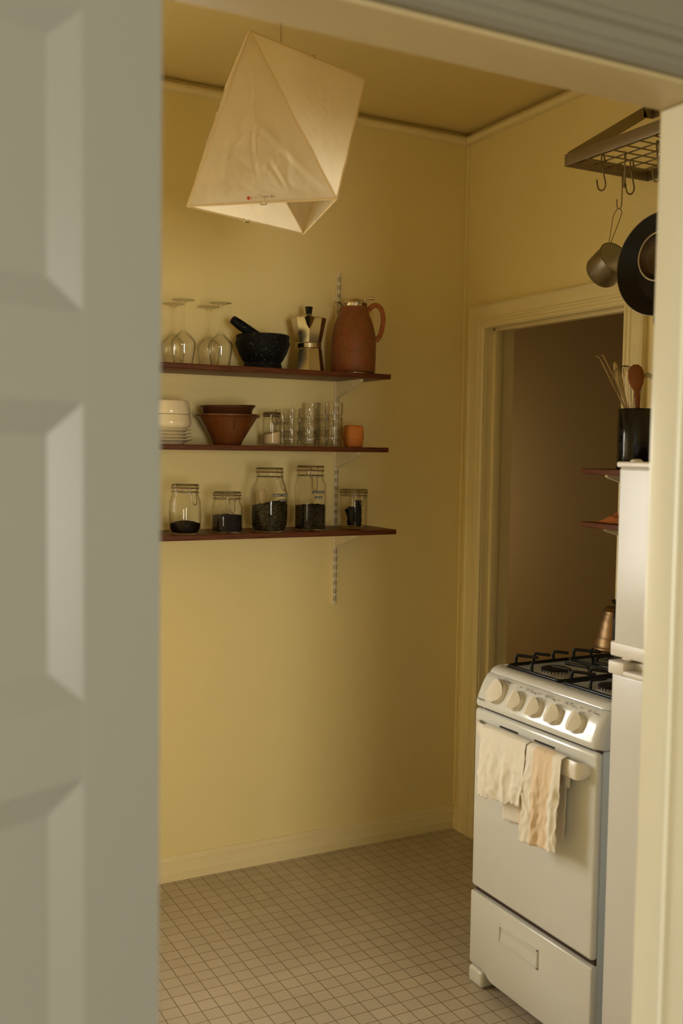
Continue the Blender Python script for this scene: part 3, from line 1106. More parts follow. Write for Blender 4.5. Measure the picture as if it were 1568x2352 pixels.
# moka pot
mx, my, mz = -0.7547, -0.13, TOPZ
view_az = atan2(CAM_POS.y - my, CAM_POS.x - mx)
t = thing('moka_pot', (mx, my, mz), 'faceted aluminium stovetop moka pot on the top shelf between mortar and woven jug', 'moka pot')
ph = view_az + radians(3)
k8 = 1.04
MB().lathe([(0, 0), (0.0545 * k8, 0), (0.0555 * k8, 0.003), (0.0450 * k8, 0.082), (0.0435 * k8, 0.0845), (0, 0.0845)], 8, mx, my, phase=ph, mat=Matrix.Translation((0, 0, mz))).build('boiler', M['moka_metal'], t, angle=15)
MB().lathe([(0, 0.0835), (0.0435, 0.0835), (0.0455, 0.0855), (0.0455, 0.100), (0.0435, 0.1025), (0, 0.1025)], 48, mx, my, mat=Matrix.Translation((0, 0, mz))).build('collar', M['steel'], t, angle=30)
MB().lathe([(0, 0.102), (0.0425 * k8, 0.102), (0.0440 * k8, 0.106), (0.0590 * k8, 0.186), (0.0590 * k8, 0.188), (0.0570 * k8, 0.188), (0.0430 * k8, 0.108), (0, 0.106)], 8, mx, my, phase=ph, mat=Matrix.Translation((0, 0, mz))).build('upper_chamber', M['moka_metal'], t, angle=15)
# spout: folded triangle on the front edge
d = Vector((cos(ph), sin(ph), 0))
s = Vector((-d.y, d.x, 0))
c0 = Vector((mx, my, mz))
a = c0 + d * 0.0475 + Vector((0, 0, 0.135))
vtx = [a, c0 + d * 0.058 + s * 0.018 + Vector((0, 0, 0.188)), c0 + d * 0.076 + Vector((0, 0, 0.1895)), c0 + d * 0.058 - s * 0.018 + Vector((0, 0, 0.188)),
       c0 + d * 0.050 + Vector((0, 0, 0.186))]
MB().raw(vtx, [(0, 2, 1), (0, 3, 2), (1, 2, 4), (2, 3, 4), (0, 1, 4), (0, 4, 3)]).build('spout', M['moka_metal'], t, angle=10)
lid = MB().lathe([(0, 0.1880), (0.0600 * k8, 0.1880), (0.0600 * k8, 0.1900), (0.040, 0.1960), (0.014, 0.2000), (0.012, 0.2030), (0, 0.2030)], 8, mx, my, phase=ph, mat=Matrix.Translation((0, 0, mz))).build('lid', M['moka_metal'], t, angle=15)
MB().lathe([(0, 0.2025), (0.0100, 0.2025), (0.0105, 0.208), (0.0125, 0.222), (0.0140, 0.2285), (0.0125, 0.2305), (0, 0.2310)], 8, mx, my, phase=ph, mat=Matrix.Translation((0, 0, mz))).build('knob', M['black_plastic'], lid, angle=20)
hb = c0 - d * 0.056
MB().tube(smooth_path([hb + Vector((0, 0, 0.180)), hb - d * 0.030 + Vector((0, 0, 0.184)), hb - d * 0.042 + Vector((0, 0, 0.160)), hb - d * 0.038 + Vector((0, 0, 0.120)), hb - d * 0.030 + Vector((0, 0, 0.095))]), 0.0075, 10).build('handle', M['black_plastic'], t)

# rattan covered vacuum jug
jx, jy, jz = -0.5869, -0.155, TOPZ
t = thing('vacuum_jug', (jx, jy, jz), 'reddish-brown woven rattan jug with polished steel lid at the right end of the top shelf', 'jug')
prof = [(0, 0.004), (0.074, 0.004), (0.0785, 0.008), (0.0795, 0.030), (0.0805, 0.070), (0.0805, 0.110), (0.0785, 0.135), (0.0735, 0.160), (0.0665, 0.185),
        (0.0585, 0.205), (0.0525, 0.218), (0.0500, 0.226), (0.0495, 0.238), (0.046, 0.240), (0, 0.240)]
MB().lathe([(r, jz + h) for r, h in prof], 64, jx, jy).build('body', M['rattan'], t, angle=50)
MB().lathe([(0, 0.0), (0.066, 0.0), (0.068, 0.002), (0.068, 0.006), (0, 0.006)], 48, jx, jy, mat=Matrix.Translation((0, 0, jz))).build('base_ring', M['steel'], t)
va = atan2(CAM_POS.y - jy, CAM_POS.x - jx)
sd = Vector((cos(va - pi / 2 - 0.12), sin(va - pi / 2 - 0.12), 0))       # towards the left of the picture: spout side
col = MB()
secs = []
for (r, h, lipk) in ((0.0460, 0.239, 0.0), (0.0468, 0.243, 0.25), (0.0480, 0.248, 0.8), (0.0490, 0.2505, 1.0), (0.0470, 0.2495, 1.0), (0.0440, 0.243, 0.2)):
    ring = []
    for k in range(48):
        a = 2 * pi * k / 48
        dd = Vector((cos(a), sin(a), 0))
        c = max(0.0, dd.dot(sd))
        bump = c ** 7
        ring.append(Vector((jx, jy, jz + h + lipk * bump * 0.0095)) + dd * (r + lipk * bump * 0.027))
    secs.append(ring)
col.loft(secs, True, False).build('pouring_collar', M['steel'], t, angle=50)
lidm = MB().lathe([(0, 0.246), (0.0410, 0.246), (0.0405, 0.2515), (0.036, 0.2590), (0.0285, 0.2655), (0.018, 0.2695), (0.008, 0.2712), (0, 0.2715)], 40, jx, jy, mat=Matrix.Translation((0, 0, jz))).build('lid', M['steel'], t, angle=50)
q = Vector((jx, jy, jz))
lev = MB()
pts = [q - sd * 0.036 + Vector((0, 0, 0.257)), q - sd * 0.040 + Vector((0, 0, 0.266)), q - sd * 0.046 + Vector((0, 0, 0.269)), q - sd * 0.062 + Vector((0, 0, 0.2705)), q - sd * 0.072 + Vector((0, 0, 0.2700))]
lev.tube(smooth_path(pts, 4), [0.003] * 5 + [0.003] * 4 + [0.0045] * 3 + [0.0058] * 4 + [0.004], 10)
lev.build('thumb_lever', M['steel'], lidm)
hp = smooth_path([q - sd * 0.046 + Vector((0, 0, 0.220)), q - sd * 0.060 + Vector((0, 0, 0.238)), q - sd * 0.078 + Vector((0, 0, 0.246)), q - sd * 0.097 + Vector((0, 0, 0.232)),
                  q - sd * 0.105 + Vector((0, 0, 0.200)), q - sd * 0.102 + Vector((0, 0, 0.165)), q - sd * 0.093 + Vector((0, 0, 0.135)), q - sd * 0.079 + Vector((0, 0, 0.118))], 7)
hd = MB()
hd.tube(hp, 0.0078, 12)
for k in range(3, len(hp) - 2, 1):
    tt = (hp[k + 1] - hp[k - 1]).normalized()
    u = tt.orthogonal().normalized()
    w = tt.cross(u)
    hd.tube([hp[k] + (u * cos(2 * pi * j / 12) + w * sin(2 * pi * j / 12)) * 0.0080 for j in range(12)], 0.0016, 5, closed=True)
hd.build('handle', M['rattan_wrap'], t)

# ------------------------------------------------------------------ middle shelf
px_, py_ = -1.2640, -0.135


def bowl_prof(R, rf, h, th, rim=0.0015):
    return [(0, 0.0), (rf, 0.0), (rf + 0.001, 0.003)] 


zcur = MIDZ
pl = MB()


def plate(z, R, rf, h, label):
    t = thing('plate', (px_, py_, z), label, 'plate', 'stacked cream plates')
    prof = [(0, 0.001), (rf - 0.004, 0.001), (rf - 0.003, 0.0), (rf, 0.0), (rf + 0.002, 0.004), (R - 0.012, h - 0.005), (R - 0.002, h - 0.003), (R, h - 0.0012), (R - 0.001, h), (R - 0.014, h - 0.0015), (rf, 0.0055), (0, 0.005)]
    MB().lathe([(r, z + a) for r, a in prof], 56, px_, py_).build('plate_body', M['cream_glaze'], t, angle=50)


plate(MIDZ, 0.0755, 0.045, 0.0170, 'lowest and widest cream plate of the stack on the middle shelf')
for k, lb in enumerate(('second cream stoneware plate from the shelf in the stack under the bowls', 'third cream stoneware plate from the shelf in the stack under the bowls', 'topmost cream stoneware plate of the stack, under the two bowls')):
    plate(MIDZ + 0.0135 + 0.0112 * k, 0.0705, 0.046, 0.0140, lb)
zb = MIDZ + 0.0135 + 0.0112 * 2 + 0.0100
t = thing('bowl', (px_, py_, zb), 'rounded cream stoneware bowl standing on the plates, under the straight-sided bowl', 'bowl', 'cream stoneware bowls')
prof = [(0, 0.0), (0.050, 0.0), (0.053, 0.004), (0.064, 0.010), (0.0695, 0.018), (0.0700, 0.030), (0.0668, 0.042), (0.0650, 0.0515), (0.0635, 0.0520), (0.062, 0.045), (0.064, 0.028), (0.058, 0.014), (0, 0.008)]
MB().lathe([(r, zb + a) for r, a in prof], 56, px_, py_).build('bowl_body', M['cream_glaze'], t, angle=50)
zb2 = zb + 0.0530
t = thing('bowl', (px_, py_, zb2), 'straight-sided cream stoneware bowl on top of the plates and bowl at the left', 'bowl', 'cream stoneware bowls')
prof = [(0, 0.0), (0.0655, 0.0), (0.0670, 0.002), (0.0655, 0.014), (0.0630, 0.038), (0.0600, 0.0445), (0.0580, 0.044), (0.060, 0.034), (0.062, 0.012), (0.058, 0.006), (0, 0.006)]
MB().lathe([(r, zb2 + a) for r, a in prof], 56, px_, py_).build('bowl_body', M['cream_glaze'], t, angle=50)
MB().lathe([(0.0603, 0.0436), (0.0590, 0.0450), (0.0575, 0.0436)], 56, px_, py_, mat=Matrix.Translation((0, 0, zb2))).build('dark_rim', M['dark_glaze'], t)

bx, by = -1.0561, -0.125
t = thing('serving_bowl', (bx, by, MIDZ), 'large flared brown stoneware bowl with a dark glaze drip on the middle shelf', 'bowl')
prof = [(0, 0.0), (0.044, 0.0), (0.0485, 0.003), (0.052, 0.014), (0.076, 0.054), (0.0985, 0.090), (0.1040, 0.096), (0.1085, 0.0985), (0.1092, 0.102), (0.1065, 0.1055), (0.1010, 0.1060), (0.094, 0.098), (0.070, 0.058), (0.046, 0.018), (0, 0.010)]
MB().lathe([(r, MIDZ + a) for r, a in prof], 64, bx, by).build('bowl_body', M['brown_glaze'], t, angle=50)
ca = atan2(CAM_POS.y - by, CAM_POS.x - bx) + radians(15)
drip = []
for k in range(12):
    z = 0.101 - 0.048 * k / 11
    r = 0.0485 + (0.1075 - 0.0485) * max(0, (z - 0.008)) / 0.092 if z < 0.098 else 0.1085
    aa = ca + 0.018 * sin(k * 0.9)
    drip.append((bx + (r - 0.0008) * cos(aa), by + (r - 0.0008) * sin(aa), MIDZ + z))
g = MB().tube(drip, [0.0022] + [0.0016] * 10 + [0.0020], 6)
rim = [(bx + 0.1083 * cos(2 * pi * k / 60), by + 0.1083 * sin(2 * pi * k / 60), MIDZ + 0.0975 + 0.0016 * sin(5 * 2 * pi * k / 60) + 0.001 * sin(13 * k)) for k in range(60)]
g.tube(rim, 0.0018, 6, closed=True)
g.build('dark_glaze_drip', M['dark_glaze'], t)
t = thing('nested_bowl', (bx, by, MIDZ + 0.075), 'darker brown stoneware bowl nested inside the flared brown bowl', 'bowl')
prof = [(0, 0.010), (0.040, 0.010), (0.062, 0.018), (0.0835, 0.032), (0.0850, 0.040), (0.0900, 0.050), (0.0962, 0.0555), (0.0970, 0.0585), (0.0945, 0.0605), (0.088, 0.056), (0.080, 0.042), (0.06, 0.024), (0, 0.016)]
tilt = Matrix.Translation((bx, by, MIDZ + 0.075)) @ Matrix.Rotation(radians(2.0), 4, Vector((0.5, -0.9, 0))) 
MB().lathe(prof, 60, mat=tilt).build('bowl_body', M['dark_glaze'], t, angle=50)


def superell(n):
    return lambda th: 1.0 / ((abs(cos(th)) ** n + abs(sin(th)) ** n) ** (1.0 / n))


def clip_jar(name, x, y, z0, h, R, Rn, zn, zs, label, square=False, bail_az=0.0, straight=False, foot=0.86, wire_len=0.05):
    """clip-top glass jar: body, glass lid, rubber ring, wire bail with its lever"""
    t = thing(name, (x, y, z0), label, 'jar', 'clip-top glass jars')
    sh = superell(5.0) if square else None
    k = 0.80 if square else 1.0
    w = 1.0 if square else 0.0
    b0 = R * k
    th = 0.0026
    if straight:
        out = [(0, 0.001), (b0 * 0.90, 0.0, w), (b0 * 0.985, 0.004, w), (b0, 0.010, w), (b0, zn - 0.012, w), (b0 * 1.0, zn - 0.004, w * 0.5), (Rn * 0.99, zn, 0)]
    elif square:
        out = [(0, 0.001), (b0 * 0.90, 0.0, w), (b0 * 0.98, 0.005, w), (b0, 0.014, w), (b0, zs, w), (b0 * 0.97, zs + (zn - zs) * 0.35, w * 0.8), (Rn * 0.97, zn - 0.004, 0.1), (Rn * 0.94, zn, 0)]
    else:
        out = [(0, 0.001), (R * foot * 0.93, 0.0), (R * foot, 0.003), (R * 0.965, h * 0.11), (R, h * 0.24), (R, zs * 0.72), (R * 0.965, zs), (Rn * 1.0, zn - 0.008), (Rn * 0.94, zn, 0)]
    out = [(p + (0,))[:3] for p in out]
    neck = [(Rn * 0.98, zn + 0.002, 0), (Rn * 0.98, zn + 0.006, 0), (Rn * 0.94, zn + 0.008, 0), (Rn * 0.94, zn + (h - zn) * 0.50, 0), (Rn * 0.985, zn + (h - zn) * 0.54, 0)]
    inn = [(Rn * 0.90, zn + (h - zn) * 0.54, 0), (Rn * 0.88, zn, 0)] + [(max(p[0] - th, 0.002), p[1] if p[1] > 0.006 else 0.006, p[2]) for p in reversed(out[2:-1])] + [(0, 0.006, 0)]
    prof = [(r, z0 + a, ww) for r, a, ww in out + neck + inn]
    body = MB().lathe(prof, 48, x, y, shape=sh).build('glass_body', M['glass'], t, angle=50)
    zl = zn + (h - zn) * 0.56
    MB().lathe([(r, z0 + a) for r, a in [(0, zl + 0.003), (Rn * 0.90, zl + 0.003), (Rn * 0.985, zl + 0.002), (Rn * 0.985, zl + 0.006), (Rn * 0.95, zl + 0.008), (Rn * 0.97, h - 0.003), (Rn * 0.90, h), (Rn * 0.55, h - 0.001), (0, h - 0.002)]], 48, x, y).build('glass_lid', M['glass_thick'], t, angle=50)
    MB().lathe([(Rn * 0.88, z0 + zl - 0.001), (Rn * 1.005, z0 + zl - 0.001), (Rn * 1.005, z0 + zl + 0.002), (Rn * 0.88, z0 + zl + 0.002)], 48, x, y, closed=True).build('rubber_seal', M['rubber'], t)
    wr = 0.0013
    wb = MB()
    zw = z0 + zn + 0.007
    for zz in (zw, z0 + h - 0.0045):
        wb.tube([(x + (Rn * 0.985) * cos(2 * pi * q / 40), y + (Rn * 0.985) * sin(2 * pi * q / 40), zz) for q in range(40)], wr, 6, closed=True)
    def pt(a, r, zz):
        return (x + r * cos(a), y + r * sin(a), zz)
    da = 0.011 / Rn
    ztop = z0 + h - 0.0045
    for s in (-1, 1):
        a = bail_az + s * da
        wb.tube([pt(a, Rn * 0.99, ztop), pt(a, Rn + 0.004, ztop - 0.004), pt(a, Rn + 0.0055, (ztop + zw) / 2), pt(a + s * 0.05, Rn + 0.006, zw - 0.002), pt(a + s * 0.05, Rn + 0.005, zw - 0.008)], wr, 6)
        a2 = bail_az + s * da * 0.75
        lo = zw - wire_len
        wb.tube([pt(a2, Rn + 0.003, zw), pt(a2, Rn + 0.008, zw - 0.005), pt(bail_az + s * da * 0.62, R + 0.006 if not square else R * 0.98 + 0.004, lo + 0.010), pt(bail_az + s * da * 0.3, R + 0.009 if not square else R + 0.006, lo + 0.001)], wr, 6)
    wb.tube([pt(bail_az - da * 0.3, R + 0.009 if not square else R + 0.006, lo + 0.001), pt(bail_az, R + 0.0093 if not square else R + 0.0063, lo - 0.001), pt(bail_az + da * 0.3, R + 0.009 if not square else R + 0.006, lo + 0.001)], wr, 6)
    ha = bail_az + pi
    wb.tube([pt(ha, Rn * 0.99, ztop), pt(ha, Rn + 0.006, ztop - 0.002), pt(ha, Rn + 0.008, (ztop + zw) / 2), pt(ha, Rn + 0.004, zw), pt(ha, Rn * 0.99, zw)], wr, 6)
    wb.build('wire_bail', M['wire'], t)
    return t, out, th, sh


def contents(name, x, y, z0, out, th, sh, level, mat, label, cat, rough=0.003, slope=(0, 0), mound=0.0, seed=0):
    """loose fill, following the inside of the jar up to an uneven surface"""
    prof = [(max(p[0] - th - 0.0006, 0.001), max(p[1], 0.0068), p[2]) for p in out[1:] if p[1] < level * 0.98]
    rl = None
    full = [(max(p[0] - th - 0.0006, 0.001), p[1], p[2]) for p in out]
    for k in range(len(full) - 1):
        if full[k][1] <= level <= full[k + 1][1] and full[k + 1][1] > full[k][1]:
            f = (level - full[k][1]) / (full[k + 1][1] - full[k][1])
            rl = tuple(full[k][i] + f * (full[k + 1][i] - full[k][i]) for i in (0, 2))
    rl = rl or (full[-3][0], full[-3][2])
    seg = 48
    secs = []
    n = len(prof)
    pr = [(0.001, 0.0066, 0)] + prof + [(rl[0], level, rl[1])]
    pr += [(rl[0] * f, level, rl[1]) for f in (0.85, 0.65, 0.45, 0.25, 0.03)]
    for i, (r, a, w) in enumerate(pr):
        ring = []
        for q in range(seg):
            an = 2 * pi * q / seg
            rr = r * (1 + (sh(an) - 1) * w) if sh else r
            px, py = rr * cos(an), rr * sin(an)
            zz = a
            if i >= n + 1:
                f = r / rl[0]
                zz = level + slope[0] * px + slope[1] * py + mound * (1 - f * f) + rough * noise.noise(Vector((px * 90, py * 90, seed)))
            ring.append((x + px, y + py, z0 + zz))
        secs.append(ring)
    o = MB().loft(secs).build(name, mat, None, angle=60)
    tag(o, label, cat, None, 'stuff')
    return o


def az(x, y, off=0.0):
    return atan2(CAM_POS.y - y, CAM_POS.x - x) + off


x, y = -0.8837, -0.11
t, out, th, sh = clip_jar('clip_jar', x, y, MIDZ, 0.118, 0.0335, 0.0315, 0.096, 0.09, 'small straight clip-top jar of pale sugar on the middle shelf', straight=True, bail_az=az(x, y, 0.30), wire_len=0.030)
contents('sugar', x, y, MIDZ, out, th, sh, 0.046, M['sugar'], 'pale sugar filling the lower half of the small straight jar', 'sugar', 0.001, slope=(0.26, 0.0), seed=3)

# stacked tumblers


def tumbler(x, y, z, R, h, label, group):
    t = thing('tumbler', (x, y, z), label, 'glass tumbler', group)
    Rb = R - 0.0034
    f = h * 0.34
    prof = [(0, 0.0), (Rb * 0.94, 0.0), (Rb, 0.0025), (Rb, f), (R * 0.995, f + 0.002), (R, h - 0.001), (R - 0.0006, h), (R - 0.0018, h - 0.001), (R - 0.0024, f + 0.004), (Rb - 0.0024, f), (Rb - 0.003, 0.008), (0, 0.0065)]
    MB().lathe([(r, z + a) for r, a in prof], 40, x, y).build('glass_wall', M['glass_clear'], t, angle=40)
    return t


stacks = [('tall', 'beside the orange box', -0.6603, -0.150, 0.0325, 0.070, (0.0, 0.034, 0.0885)),
          ('tall', 'just behind the frontmost tall one', -0.6560, -0.078, 0.0315, 0.070, (0.0, 0.034, 0.0895)),
          ('tall', 'against the wall, behind the other tall ones', -0.6950, -0.043, 0.0315, 0.070, (0.0, 0.034, 0.0880)),
          ('short', 'nearest the shelf edge', -0.7606, -0.150, 0.0322, 0.0545, (0.0, 0.031, 0.0785)),
          ('short', 'right of the sugar jar', -0.7965, -0.086, 0.0300, 0.0545, (0.0, 0.031, 0.0775)),
          ('short', 'half hidden behind the sugar jar', -0.8040, -0.034, 0.0300, 0.0545, (0.0, 0.031, 0.0770))]
for kind, where, x, y, R, h, offs in stacks:
    first = None
    for k, dz in enumerate(offs):
        lb = '%s clear tumbler of the %s stack %s' % (('bottom', 'middle', 'top')[k], kind, where)
        if first is None:
            first = tumbler(x, y, MIDZ + dz, R, h, lb, 'stacked clear tumblers')
        else:
            dup(first, (x, y, MIDZ + dz), lb)

# orange woven box with its overlapping lid
ox, oy = -0.5766, -0.145
t = thing('woven_box', (ox, oy, MIDZ), 'small orange-brown woven box with overlapping lid at the right end of the middle shelf', 'box')
sq = superell(3.2)
ro = az(ox, oy, radians(22))
MB().lathe([(0, 0.0), (0.0280, 0.0, 1), (0.0305, 0.002, 1), (0.0325, 0.014, 1), (0.0328, 0.040, 1), (0, 0.040)], 56, mat=Matrix.Translation((ox, oy, MIDZ)) @ Matrix.Rotation(ro, 4, 'Z'), shape=sq).build('box_body', M['orange_leather'], t, angle=50)
MB().lathe([(0, 0.026), (0.0340, 0.026, 1), (0.0350, 0.0275, 1), (0.0345, 0.048, 1), (0.0330, 0.068, 1), (0.0310, 0.0755, 1), (0.0270, 0.0782, 1), (0, 0.0788)], 56, mat=Matrix.Translation((ox, oy, MIDZ)) @ Matrix.Rotation(ro, 4, 'Z'), shape=sq).build('box_lid', M['orange_leather'], t, angle=50)

# ------------------------------------------------------------------ lowest shelf: jars
x, y = -1.2311, -0.150 - 0.045
t, out, th, sh = clip_jar('clip_jar', x, y, BOTZ, 0.166, 0.0530, 0.0462, 0.132, 0.110, 'round-shouldered clip-top jar with a little ground coffee, leftmost on the lowest shelf', bail_az=az(x, y, 0.55), foot=0.84, wire_len=0.040)
contents('ground_coffee', x, y, BOTZ, out, th, sh, 0.034, M['coffee'], 'dark ground coffee heaped low in the round-shouldered leftmost jar', 'coffee', 0.004, mound=0.010, seed=5)
x, y = -1.0815, -0.190
t, out, th, sh = clip_jar('clip_jar', x, y, BOTZ, 0.140, 0.0575, 0.0478, 0.108, 0.086, 'squat square clip-top jar half full of dark beans on the lowest shelf', square=True, bail_az=az(x, y, 0.30), wire_len=0.044)
contents('coffee_beans', x, y, BOTZ, out, th, sh, 0.060, M['beans'], 'dark beans half filling the squat square jar', 'coffee beans', 0.004, seed=8)
x3, y3 = -0.9254, -0.188
t3, out, th, sh = clip_jar('clip_jar', x3, y3, BOTZ, 0.221, 0.0645, 0.0478, 0.182, 0.135, 'big round clip-top jar of green tea with two black label strips', bail_az=az(x3, y3, 0.75), foot=0.84, wire_len=0.045)
contents('green_tea', x3, y3, BOTZ, out, th, sh, 0.098, M['tea'], 'dry green tea leaves in the big round jar', 'tea leaves', 0.004, slope=(0.16, -0.05), seed=11)
x4, y4 = -0.7613, -0.172
t4, out, th, sh = clip_jar('clip_jar', x4, y4, BOTZ, 0.228, 0.0598, 0.0492, 0.186, 0.160, 'tall square clip-top jar of green tea beside the slotted upright', square=True, bail_az=az(x4, y4, 0.26), wire_len=0.050)
contents('green_tea', x4, y4, BOTZ, out, th, sh, 0.088, M['tea'], 'dry green tea leaves in the tall square jar', 'tea leaves', 0.005, slope=(0.06, 0.0), seed=17)
x5, y5 = -0.5632, -0.150 + 0.02
t5, out, th, sh = clip_jar('clip_jar', x5, y5, BOTZ, 0.143, 0.0500, 0.0525, 0.112, 0.10, 'straight clip-top jar of black charcoal sticks at the right end of the lowest shelf', straight=True, bail_az=az(x5, y5, 0.55), wire_len=0.034)

# label strips on the two tea jars


def wrap_label(t, jx, jy, R, a0, zc, width, hgt, body, size, off=0.0006, flat=None):
    """strip of embossed tape; flat: None wraps it round the jar, else (origin, direction) lies on a flat side"""
    def mp(u, v, dpt):
        if flat is None:
            a = a0 + u / R
            rr = R + off + dpt
            return Vector((jx + rr * cos(a), jy + rr * sin(a), zc + v))
        o, d, n = flat
        return o + d * u + n * (off + dpt) + Vector((0, 0, zc + v))
    b = MB()
    n = 14
    secs = []
    for i in range(n + 1):
        u = width * i / n
        secs.append([mp(u, -hgt / 2, 0), mp(u, hgt / 2, 0), mp(u, hgt / 2, 0.0006), mp(u, -hgt / 2, 0.0006)])
    b.loft(secs)
    lo = b.build('label_strip', M['label'], t)
    vs, fs = text_geo(body, size, 0.0001)
    if vs:
        w0 = max(v.x for v in vs)
        sc = min(1.0, (width - 0.006) / w0)
        g = MB().raw([mp(0.003 + v.x * sc, v.y - size * 0.36, 0.0007 + v.z) for v in vs], fs)
        g.build('label_text', M['label_text'], lo)


wrap_label(t3, x3, y3, 0.0648, az(x3, y3, 0.20), BOTZ + 0.128, 0.070, 0.0090, 'SHINSAJO  YAKUSHIMA', 0.0074)
wrap_label(t3, x3, y3, 0.0656, az(x3, y3, 0.52), BOTZ + 0.110, 0.034, 0.0080, 'GREEN TEA', 0.0066)
w4 = 0.0598 * 0.80
fl = (Vector((x4 - 0.016, y4 - w4, 0)), Vector((1, 0, 0)), Vector((0, -1, 0)))
wrap_label(t4, x4, y4, w4, 0, BOTZ + 0.136, 0.047, 0.0088, 'MABIKI YUKI BANCHA', 0.0072, 0.0014, flat=fl)
fl = (Vector((x4 - 0.006, y4 - w4, 0)), Vector((1, 0, 0)), Vector((0, -1, 0)))
wrap_label(t4, x4, y4, w4, 0, BOTZ + 0.118, 0.028, 0.0080, 'GREEN TEA', 0.0066, 0.0014, flat=fl)
# a wooden scoop half buried in the tea of the round jar
t = thing('wooden_scoop', (x3, y3, BOTZ + 0.09), 'pale wooden spoon standing in the tea inside the big round jar', 'spoon')
sp = MB()
sp.loft([[Vector((x3 - 0.010 + w * cos(2 * pi * q / 12), y3 + 0.030 + 0.003 * sin(2 * pi * q / 12), BOTZ + z)) for q in range(12)] for w, z in ((0.005, 0.085), (0.010, 0.100), (0.013, 0.118), (0.012, 0.134), (0.008, 0.142), (0.002, 0.145))])
sp.build('spoon_body', M['pale_wood'], t)

# charcoal sticks in the right-hand jar


def charcoal(p0, p1, r, label):
    p0, p1 = Vector(p0), Vector(p1)
    t = thing('charcoal_stick', tuple(p0), label, 'charcoal', 'charcoal sticks in the jar')
    n = 9
    pts = [p0.lerp(p1, k / n) for k in range(n + 1)]
    b = MB().tube(pts, [r * (0.9 + 0.16 * noise.noise(Vector((k * 0.7, r * 300, 1)))) for k in range(n + 1)], 11)
    b.build('stick_body', M['charcoal'], t, angle=30)


cz = BOTZ + 0.009
charcoal((x5 + 0.016, y5 - 0.008, cz), (x5 + 0.018, y5 - 0.002, cz + 0.092), 0.0138, 'tallest upright black charcoal stick in the right-hand jar')
charcoal((x5 - 0.002, y5 + 0.016, cz), (x5 + 0.001, y5 + 0.015, cz + 0.068), 0.0155, 'middle upright black charcoal stick in the right-hand jar')
charcoal((x5 - 0.013, y5 - 0.016, cz + 0.004), (x5 - 0.033, y5 - 0.010, cz + 0.062), 0.0098, 'leaning black charcoal stick at the left in the right-hand jar')
charcoal((x5 + 0.030, y5 + 0.016, cz), (x5 + 0.031, y5 + 0.016, cz + 0.058), 0.0110, 'shorter charcoal stick at the back right in the right-hand jar')
charcoal((x5 + 0.002, y5 - 0.032, cz), (x5 + 0.004, y5 - 0.030, cz + 0.030), 0.0115, 'short charcoal stump low in front in the right-hand jar')

t = thing('tin_canister', (-1.370, -0.15, BOTZ), 'grey canister on the lowest shelf, half hidden by the door edge', 'canister')
MB().lathe([(0, 0.0), (0.048, 0.0), (0.050, 0.002), (0.050, 0.066), (0.049, 0.068), (0, 0.068)], 40, -1.370, -0.15, mat=Matrix.Translation((0, 0, BOTZ))).build('can_body', M['pipe_grey'], t)

# ------------------------------------------------------------------ the gas stove
SX, SY0, SY1 = -0.657, -1.040, -1.550
SYC = (SY0 + SY1) / 2
st = thing('gas_stove', (SX + 0.28, SYC, 0), 'small white gas stove with five ivory knobs standing against the right wall', 'stove')
b = MB()
b.box(-0.6365, -0.075, SY1 + 0.002, SY0 - 0.002, 0.075, 0.806, 0.006)
b.box(-0.600, -0.075, SY1 + 0.002, SY0 - 0.002, 0.800, 0.898, 0.004)
b.box(-0.612, -0.10, SY1 + 0.010, SY0 - 0.010, 0.035, 0.078)
b.build('oven_body', M['enamel_cool_lit'], st)


def rounded_run(profile, ya, yb, R, n=7, back=-0.55):
    """extrude an (x, z) profile along y with both ends drawn back to a rounded corner"""
    secs = []
    ts = [(ya - R * (1 - cos(pi / 2 * k / n)) * 1.0, R * (1 - sin(pi / 2 * k / n))) for k in range(n + 1)]
    ts2 = [(yb + R * (1 - cos(pi / 2 * k / n)), R * (1 - sin(pi / 2 * k / n))) for k in range(n, -1, -1)]
    for y, dx in ts + ts2:
        secs.append([(min(x + dx, back) if x < back else x, y, z) for x, z in profile])
    return MB().loft(secs)


panel = [(-0.57, 0.902), (-0.619, 0.9020), (-0.6275, 0.8960), (-0.6360, 0.8840), (-0.6455, 0.8670), (-0.6545, 0.8460), (-0.6605, 0.8290), (-0.6620, 0.8200), (-0.6590, 0.8130), (-0.6500, 0.8095), (-0.57, 0.8095)]
rounded_run(panel, SY0 + 0.000, SY1 - 0.000, 0.022).build('control_panel', M['enamel'], st, angle=40)
lip = [(-0.565, 0.9165), (-0.580, 0.9195), (-0.598, 0.9190), (-0.610, 0.9155), (-0.6180, 0.9090), (-0.6195, 0.9050), (-0.6170, 0.9030), (-0.565, 0.9030)]
ct = rounded_run(lip, SY0 + 0.000, SY1 - 0.000, 0.030)
ct.box(-0.570, -0.072, SY0 - 0.018, SY0, 0.895, 0.9185, 0.004)
ct.box(-0.570, -0.072, SY1, SY1 + 0.018, 0.895, 0.9185, 0.004)
ct.box(-0.092, -0.068, SY1, SY0, 0.895, 0.9210, 0.004)
ct.box(-0.575, -0.080, SY1 + 0.01, SY0 - 0.01, 0.896, 0.9040)
for bx_, by_ in ((-0.485, -1.180), (-0.485, -1.412), (-0.225, -1.180), (-0.225, -1.412)):
    ct.lathe([(0, 0.9035), (0.066, 0.9035), (0.062, 0.9060), (0.050, 0.9080), (0, 0.9085)], 36, bx_, by_)
ct.build('cooktop', M['enamel'], st, angle=40)
sm = MB()
we = [(-0.5715, SY0 - 0.0235, 0.9178), (-0.5715, SY1 + 0.0235, 0.9178), (-0.094, SY1 + 0.0200, 0.9178), (-0.094, SY0 - 0.0200, 0.9178)]


